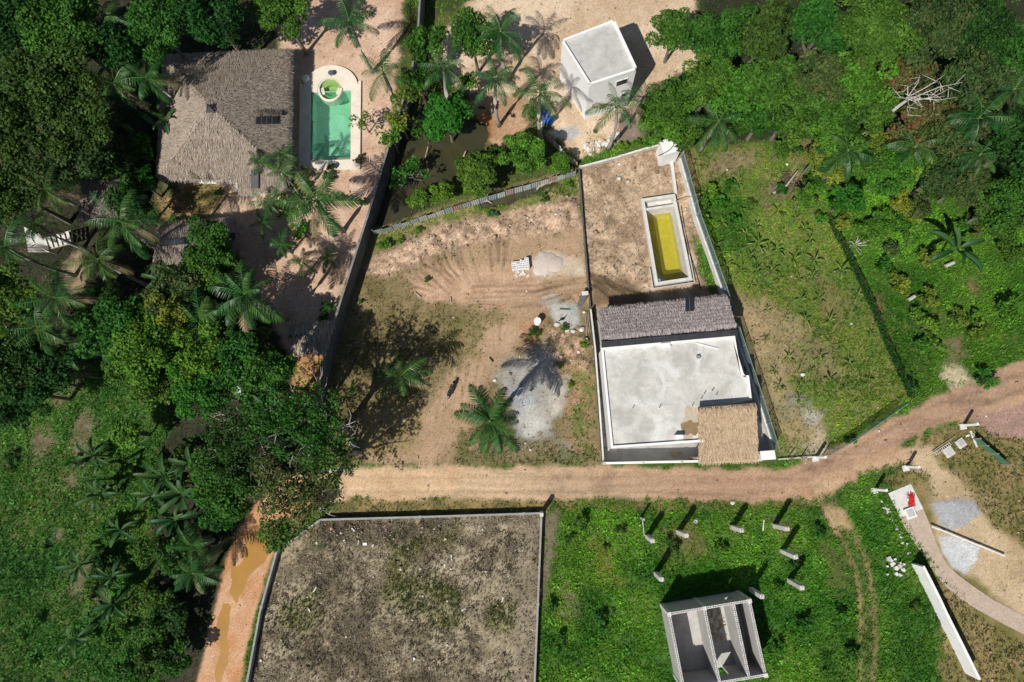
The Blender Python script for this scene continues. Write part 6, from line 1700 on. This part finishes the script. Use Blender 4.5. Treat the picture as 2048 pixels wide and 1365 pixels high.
# ================================================================== PLANTING
ROYAL = 'palm with dark green feathery fronds'; COCO = 'coconut palm with olive green fronds'; SMALLP = 'small palm with few dark fronds'
palm(975, 833, 8.6, 3.1, 'bushy dark green palm standing alone in the vacant lot', nf=22, thick=True, stemr=.2)
palm(797, 752, 4.6, 2.6, 'smaller dark palm in the tree shadow of the vacant lot', nf=14, thick=True)
palm(632, 398, 8.0, 3.5, ROYAL, nf=16, thick=True, stemr=.2)
for x, y, h, R in [(520, 326, 4.5, 1.6), (562, 308, 5.0, 1.5), (562, 352, 5.0, 1.9), (536, 408, 3.0, 1.7), (526, 446, 2.6, 1.5), (563, 490, 2.6, 1.7), (606, 525, 2.4, 1.7), (655, 518, 2.0, 1.4)]:
    palm(x, y, h, R, SMALLP, nf=10, thick=True, dry=0, stemr=.09)
for x, y, h, R in [(768, 138, 8, 2.7), (885, 138, 9, 2.6), (988, 160, 8, 2.6), (1083, 188, 8, 2.8), (1236, 212, 8, 3.0), (1010, 60, 8, 3.0), (700, 40, 8, 3.0)]:
    palm(x, y, h, R, ROYAL, nf=10 + int(x) % 6, dry=int(y) % 3, stemr=.17)
for x, y, h, R in [(238, 452, 9, 3.6), (190, 525, 8, 3.0), (88, 385, 8, 2.8), (110, 590, 9, 3.4), (80, 660, 8, 3.2), (75, 455, 6, 2.4), (225, 175, 8, 2.8), (300, 150, 8, 2.8), (20, 500, 8, 3.0), (210, 40, 8, 3.0)]:
    palm(x, y, h, R, COCO, PALM_LEAF_OLIVE if (x + y) % 2 else PALM_LEAF, 15, dry=2)
for x, y, h, R in [(405, 645, 6.5, 3.6), (485, 590, 9.5, 3.2), (130, 690, 6, 3.0), (388, 1150, 3.6, 2.6), (385, 1090, 3.5, 2.2), (548, 828, 9, 2.6)]:
    palm(x, y, h, R, ROYAL, nf=16, thick=True, stemr=.2)
for x, y, h, R in [(1433, 240, 6, 3.0), (1700, 296, 6, 2.8), (1830, 300, 6, 2.6), (1955, 235, 8, 3.0), (1965, 310, 6, 2.6), (2020, 180, 7, 2.8)]:
    palm(x, y, h, R, ROYAL, nf=13, dry=0)

# big spreading tree over the road
def big_tree(px, py, h, R, look, seed, key='olive', cls='open', bark=BARK_PALE, nb_=9):
    o = tree(px, py, h, R, key, cls, look, pale=True)
    r = random.Random(seed)
    hh = h - o.location.z
    for k in range(nb_):
        a = 2 * math.pi * k / nb_ + r.uniform(-.3, .3); l = R * r.uniform(.6, .92)
        pts = [Vector((0, 0, hh * .5))]; b = a; s0 = 0
        for q in range(1, 7):
            b += r.uniform(-.45, .45); s0 = l / 6
            pts.append(pts[-1] + Vector((math.cos(b) * s0, math.sin(b) * s0, 0))); pts[-1].z = hh * (.5 + .56 * (q / 6) ** .6) + r.uniform(-.15, .25)
        mb = MB().tube(pts, [.14, .11, .09, .07, .05, .035, .012], 6)
        for q in range(3):
            m0 = pts[r.randrange(2, 6)]; c = b + r.choice((-1, 1)) * r.uniform(.5, 1.2); m1 = m0 + Vector((math.cos(c), math.sin(c), r.uniform(.0, .3))) * l * .16; m2 = m1 + Vector((math.cos(c + .5), math.sin(c + .5), r.uniform(.1, .4))) * l * .14
            mb.tube([m0, m1, m2], [.04, .026, .009], 4)
        link(bpy.data.objects.new('branch', mb.mesh('branch', bark)), o)
    return o
big_tree(610, 850, 10.5, 4.6, 'big spreading tree over the road end', 1, 'mid')
big_tree(590, 985, 8.5, 4.4, 'big spreading tree over the track mouth', 2, 'olive')
big_tree(480, 880, 9.0, 3.8, 'spreading tree with pale forked branches', 3, 'dark')
big_tree(660, 905, 8.0, 3.2, 'spreading dark tree at the lot corner', 4, 'dark', nb_=6)
for x, y, h, R, k in [(460, 960, 7, 3.4, 'mid'), (560, 1070, 4, 1.8, 'mid'), (440, 1000, 6, 2.6, 'mid'), (540, 760, 8, 2.6, 'mid'), (415, 930, 5, 1.8, 'olive')]:
    tree(x, y, h, R, k, 'open' if R > 2.4 and k == 'olive' else None)
# left woods
for x, y, h, R, k in [(95, 165, 9, 4.2, 'dark'), (150, 240, 8, 3.6, 'dark'), (90, 260, 8, 3.8, 'olive'), (95, 330, 7, 3.4, 'olive'), (170, 300, 7, 3.0, 'olive'), (282, 300, 3.5, 1.8, 'mid'), (280, 365, 3.5, 2.0, 'mid'), (295, 425, 3, 1.5, 'dark'),
        (418, 508, 5.5, 2.5, 'mid'), (400, 555, 6, 2.2, 'mid'), (360, 580, 6, 2.6, 'olive'), (455, 530, 5, 1.9, 'mid'), (250, 660, 7, 3.0, 'mid'), (300, 700, 7, 3.4, 'light'), (260, 740, 5, 2.4, 'mid'), (340, 740, 6, 2.6, 'mid'), (410, 730, 7, 2.8, 'light'),
        (400, 785, 7, 2.6, 'light'), (470, 720, 7, 2.8, 'mid'), (200, 620, 5, 2.4, 'dark'), (330, 640, 7, 2.2, 'yellow'), (90, 730, 6, 3.2, 'dark'), (60, 790, 5, 2.6, 'dark'), (140, 745, 4, 1.6, 'dark'), (350, 1110, 3, 1.9, 'mid'), (290, 1100, 2.5, 1.6, 'mid'), (260, 870, 3, 1.7, 'light'),
        (470, 640, 6, 2.0, 'dark'), (510, 690, 6, 1.9, 'olive'), (20, 250, 9, 3.8, 'dark'), (10, 380, 8, 3.4, 'dark'), (15, 600, 8, 3.2, 'mid'), (5, 720, 7, 3.4, 'dark'), (40, 60, 9, 4.2, 'dark'), (130, 60, 9, 3.8, 'mid'), (230, 100, 8, 3.2, 'dark'), (310, 50, 8, 3.0, 'mid'), (420, 25, 8, 3.2, 'dark'), (560, 15, 7, 2.8, 'mid'), (230, 330, 5, 2.0, 'dark'), (250, 400, 5, 1.8, 'dark')]:
    tree(x, y, h, R, k)
# pond garden
tree(893, 240, 4.0, 2.3, 'light', 'dense', 'round dense bright green tree at the pond edge')
tree(1048, 308, 3.6, 2.1, 'light', 'dense', 'round dense bright green tree above the zinc fence')
tree(958, 352, 3.2, 2.1, 'mid', 'dense', 'round dense green tree between pond and zinc fence')
for x, y, h, R, k, c in [(990, 312, 2, 1.1, 'mid', 'small'), (1120, 330, 2, 1.3, 'light', 'small'), (880, 388, 1.6, 1.3, 'light', 'small'), (840, 400, 1.6, 1.2, 'light', 'small'), 
        (800, 240, 3.5, 2.0, 'yellow', 'sparse'), (780, 270, 3.5, 1.8, 'light', 'sparse'), (825, 345, 2.2, 1.9, 'light', 'sparse'), (838, 165, 4, 1.7, 'mid', 'small'), (850, 265, 2, 1.4, 'mid', 'sparse'), (805, 200, 4, 1.7, 'yellow', 'sparse'), (725, 240, 2.5, 1.3, 'yellow', 'sparse'), (935, 168, 3, 1.2, 'light', 'small'), (795, 365, 1.6, 1.2, 'mid', 'sparse'), (1065, 225, 2.5, 1.2, 'mid', 'small'), (858, 90, 5, 2.2, 'mid', 'small'), (945, 70, 6, 2.4, 'mid', 'medium')]:
    tree(x, y, h, R, k, c, cat='shrub' if h < 3 else 'tree')
for x, y, R, k in [(575, 425, 1.3, 'light'), (595, 380, 1.1, 'light'), (555, 385, 1.0, 'light'), (600, 460, 1.2, 'light'), (650, 625, 1.2, 'mid'), (660, 345, .9, 'olive'), (610, 345, .9, 'olive'), (720, 318, .6, 'olive'), (440, 385, .6, 'mid'), (730, 405, .6, 'olive'), (350, 440, .8, 'mid'), (1245, 295, .7, 'light'), (1300, 285, .8, 'light'), (1275, 288, .6, 'light'),
        (775, 490, .7, 'light'), (800, 480, .5, 'light'), (838, 462, .5, 'light'), (985, 430, .6, 'light'), (722, 605, .35, 'light'), (855, 560, .4, 'mid'), (1137, 370, .5, 'light'), (1090, 395, .5, 'mid'), (1170, 690, .6, 'light'), (1120, 730, .4, 'light'), (1128, 655, .5, 'mid'), (1140, 770, .4, 'light'), (760, 492, .5, 'light')]:
    bush(x, y, R, k)
# right woods
for x, y, h, R, k in [(1335, 205, 5, 2.3, 'mid'), (1330, 250, 4, 2.2, 'light'), (1365, 270, 3.5, 1.9, 'mid'), (1365, 180, 5, 1.8, 'dark'), (1420, 170, 6, 2.6, 'mid'), (1480, 185, 6, 2.8, 'light'), (1540, 160, 7, 2.8, 'mid'), (1530, 225, 5, 2.6, 'mid'), (1480, 245, 4, 1.9, 'mid'), (1590, 215, 6, 2.6, 'mid'), (1590, 265, 4, 1.8, 'mid'), (1640, 160, 7, 2.8, 'olive'),
        (1700, 165, 7, 2.8, 'light'), (1660, 215, 6, 2.6, 'mid'), (1740, 215, 6, 2.4, 'mid'), (1670, 265, 5, 2.4, 'light'), (1640, 310, 4, 1.8, 'yellow'), (1660, 345, 3.5, 1.8, 'yellow'), (1720, 330, 4, 2.2, 'mid'), (1750, 290, 4, 1.8, 'yellow'), (1780, 345, 4, 2.2, 'light'), (1830, 335, 4, 2.0, 'light'), (1880, 350, 4.5, 2.4, 'olive'), (1930, 370, 4, 2.2, 'olive'), (1790, 150, 6, 2.4, 'rusty'),
        (1850, 190, 5, 3.0, 'rusty'), (1910, 215, 5, 2.6, 'rusty'), (1850, 255, 5, 2.6, 'rusty'), (1905, 275, 6, 2.4, 'olive'), (1945, 160, 8, 2.8, 'olive'), (1690, 400, 3, 1.8, 'light'), (1610, 400, 2.4, 1.4, 'light'), (1560, 300, 2.5, 1.2, 'mid'), (1980, 420, 4, 2.4, 'mid'),
        (1430, 80, 6, 2.8, 'mid'), (1530, 70, 7, 3.2, 'dark'), (1640, 60, 7, 3.2, 'mid'), (1750, 60, 8, 3.4, 'mid'), (1860, 60, 8, 3.4, 'olive'), (1960, 70, 8, 3.4, 'dark'), (2030, 290, 7, 3.2, 'dark'), (2030, 400, 5, 2.6, 'mid'), (1350, 60, 5, 2.2, 'mid'), (2040, 100, 8, 3, 'mid')]:
    tree(x, y, h, R, k)
for i in range(52):
    x, y = _tr.uniform(1600, 2040), _tr.uniform(345, 470)
    if x < 1680 and y > 330 + (x - 1580) * 1.0: continue
    bush(x, y, _tr.uniform(.8, 1.5), _tr.choice(['olive', 'mid', 'light', 'light', 'yellow']))
for x, y, R, k in [(1800, 575, 1.2, 'yellow'), (1790, 560, 1.0, 'yellow'), (1855, 520, 1.3, 'yellow'), (1860, 600, 1.2, 'yellow'), (1830, 630, 1.0, 'light'), (1855, 655, 1.3, 'light'), (1840, 690, 1.0, 'light'), (1920, 640, 1.1, 'yellow'), (1955, 660, 1.3, 'yellow'), (1945, 635, .9, 'light'), (1780, 500, 1.1, 'olive'), (1800, 450, 1.2, 'mid'), (1870, 690, .9, 'light'), (1975, 760, 1.2, 'light'), (1770, 530, .9, 'mid'), (1820, 480, 1.0, 'light'), (2010, 620, 1.4, 'light'), (2020, 500, 1.4, 'mid'),
        (1420, 385, 1.0, 'light'), (1440, 405, 1.1, 'light'), (1405, 410, .9, 'mid'), (1470, 440, .8, 'light'), (1500, 410, .7, 'mid'), (1455, 375, .8, 'light'), (1410, 440, .8, 'light'), (1560, 380, .8, 'mid'), (1590, 300, .9, 'mid'), (1495, 735, .5, 'light'), (1545, 870, .4, 'light'), (1640, 440, .9, 'light'), (1825, 770, .7, 'dark'), (1700, 880, .6, 'mid'),
        (1160, 1045, .9, 'mid'), (1140, 1080, .6, 'mid'), (1240, 1060, .6, 'dark'), (1345, 1090, .8, 'mid'), (1210, 1100, .5, 'yellow'), (1440, 1100, .8, 'light'), (1590, 1130, .6, 'mid'), (1555, 1180, .7, 'mid'), (1640, 1060, .6, 'mid'), (1100, 1215, .8, 'mid'), (1680, 1230, .8, 'light'), (1830, 1215, .6, 'mid'), (1610, 1250, .9, 'mid'), (1200, 1250, .9, 'light'), (1120, 1290, .9, 'light'), (1700, 1310, .9, 'mid'), (1560, 1300, .8, 'light')]:
    bush(x, y, R, k)
for i in range(26):
    bush(_tr.uniform(190, 420), _tr.uniform(850, 1290), _tr.uniform(.7, 1.5), _tr.choice(['mid', 'dark', 'light', 'mid']))
for x, y, h, R, k in [(350, 1240, 2.0, 1.6, 'dark'), (350, 1310, 2.0, 1.7, 'mid'), (310, 1320, 2.4, 1.8, 'dark'), (310, 1265, 2, 1.6, 'mid'), (260, 1335, 2.4, 1.8, 'mid')]:
    tree(x, y, h, R, k)
for i in range(14):
    bush(_tr.uniform(0, 200), _tr.uniform(850, 1340), _tr.uniform(.4, .8), _tr.choice(['mid', 'dark', 'light']))
# bananas
BB = 'banana plant with long paddle leaves'
for x, y, h, L in [(186, 912, 2.6, 2.2), (200, 990, 2.4, 2.0), (195, 960, 2.2, 1.9), (330, 955, 3.2, 2.3), (365, 990, 3.2, 2.4), (350, 1040, 3.0, 2.2), (310, 990, 3, 2.1), (162, 1130, 2.2, 2.0), (222, 1155, 2.2, 1.9), (240, 1060, 2.2, 1.7), (385, 930, 3, 2.0), (265, 215, 5, 2.4), (230, 240, 5, 2.4), (330, 240, 4, 1.9), (320, 560, 5, 1.8), (250, 180, 5, 2.4), (225, 1210, 2.2, 2), (150, 1280, 2.4, 2.0)]:
    banana(x, y, h, L, BB)
banana(1912, 500, 3.0, 2.9, 'large solitary banana plant in the rank green', 9)
YB = 'young light green banana plant in the field'
ys = [(1472, 365), (1515, 450), (1560, 462), (1445, 445), (1488, 425), (1515, 488), (1475, 500), (1538, 500), (1430, 490), (1555, 425), (1590, 440), (1610, 460), (1620, 480), (1630, 520), (1685, 540), (1690, 570), (1715, 590), (1625, 550), (1650, 575), (1740, 670), (1600, 600), (1560, 560), (1540, 545), (1510, 540), (1450, 530), (1452, 560), (1478, 545), (1500, 575), (1510, 690), (1530, 680), (1548, 745), (1560, 780), (1580, 720), (1600, 770), (1640, 720), (1610, 640), (1660, 640), (1660, 765), (1620, 745), (1600, 800), (1680, 690), (1700, 730), (1690, 780), (1740, 760), (1570, 640), (1535, 620), (1585, 520), (1600, 560), (1490, 470), (1555, 500), (1500, 515), (1640, 600)]
for i, (x, y) in enumerate(ys):
    q = random.Random(i); banana(x + q.uniform(-3, 3), y + q.uniform(-3, 3), q.uniform(.35, .7), q.uniform(.55, 1.0) if y < 560 else q.uniform(.4, .75), YB, q.choice([5, 6, 7]), True, 'young banana plants')
# dead pale tree in the upper right woods
p0, p1 = G(1752, 246, 5.0), G(1795, 214, 7.0)
dt_ = thing('dead_tree', 'leaning dead tree with white trunk and bare branches in the upper right woods', 'tree', (p0.x, p0.y, 0))
PALE = mat('bleached_wood', (.50, .47, .42), (.36, .34, .30), 5, .9, .2)
mb = MB().tube([(p0.x - .9, p0.y - .7, -.2), p0, p1, G(1822, 195, 8.4)], [.26, .2, .16, .1], 7); part('trunk', mb, PALE, dt_)
r = random.Random(6)
for x, y in [(1905, 175), (1880, 205), (1840, 150), (1890, 150), (1912, 195), (1850, 215), (1815, 235), (1800, 170), (1870, 190), (1925, 165), (1790, 195)]:
    a = G(1815 + r.uniform(-8, 18), 198 + r.uniform(-8, 6), 8.3); b = G(x, y, r.uniform(8.6, 10)); m_ = a.lerp(b, .5) + Vector((r.uniform(-.4, .4), r.uniform(-.4, .4), .2))
    mb = MB().tube([a, m_, b], [.045, .03, .01], 5)
    for q in range(3):
        s0 = a.lerp(b, r.uniform(.3, .9)); mb.tube([s0, s0 + Vector((r.uniform(-1, 1), r.uniform(-1, 1), r.uniform(0, .5)))], [.03, .01], 4)
    part('branch', mb, PALE, dt_)
p = [G(1715, 478), G(1710, 490), G(1722, 510), G(1736, 522)]
o = thing('dead_shrub', 'bare grey dead shrub beside the overgrown fence', 'shrub', (p[1].x, p[1].y, 0)); r = random.Random(9)
for k in range(9):
    a = r.uniform(0, 6.28); l = r.uniform(.8, 1.9); part('branch', MB().tube([(p[1].x, p[1].y, -.05), (p[1].x + math.cos(a) * l * .5, p[1].y + math.sin(a) * l * .5, .6), (p[1].x + math.cos(a + .3) * l, p[1].y + math.sin(a + .3) * l, .9)], [.05, .035, .01], 5), PALE, o)
lg = [G(1588, 350), G(1570, 375), G(1545, 388)]
lone('fallen_log', MB().tube([(lg[0].x, lg[0].y, .9), (lg[1].x, lg[1].y, .5), (lg[2].x, lg[2].y, .15)], [.05, .10, .13], 6), BARK_PALE, 'fallen pale log at the upper edge of the banana field', 'log')
bp = G(1572, 366); mb = MB(); r = random.Random(5)
for k in range(90):
    a = r.uniform(0, 6.28); l = r.uniform(.3, .9); q = Vector((bp.x + r.gauss(0, .8), bp.y + r.gauss(0, .4), r.uniform(.03, .4))); mb.tube([q, q + Vector((math.cos(a) * l, math.sin(a) * l, r.uniform(-.15, .2)))], [.03, .012], 4)
lone('brush_pile', mb, mat('brush', (.14, .115, .085), (.08, .07, .055), 5, .95, .4), 'dark brush pile under the fallen pale log', 'brush pile')['kind'] = 'stuff'
lg = [G(1860, 520), G(1885, 512)]
for k, (x, y, x2, y2) in enumerate([(1862, 518, 1886, 509), (1886, 535, 1902, 528), (1813, 602, 1824, 595)]):
    a, b = G(x, y), G(x2, y2); lone('log', MB().tube([(a.x, a.y, .35), (b.x, b.y, .45)], .16, 7), PALE, ['pale log in the creepers left of the solitary banana plant', 'pale log end just below the solitary banana plant', 'short pale log among yellow-green shrubs'][k], 'log')
label_plants()
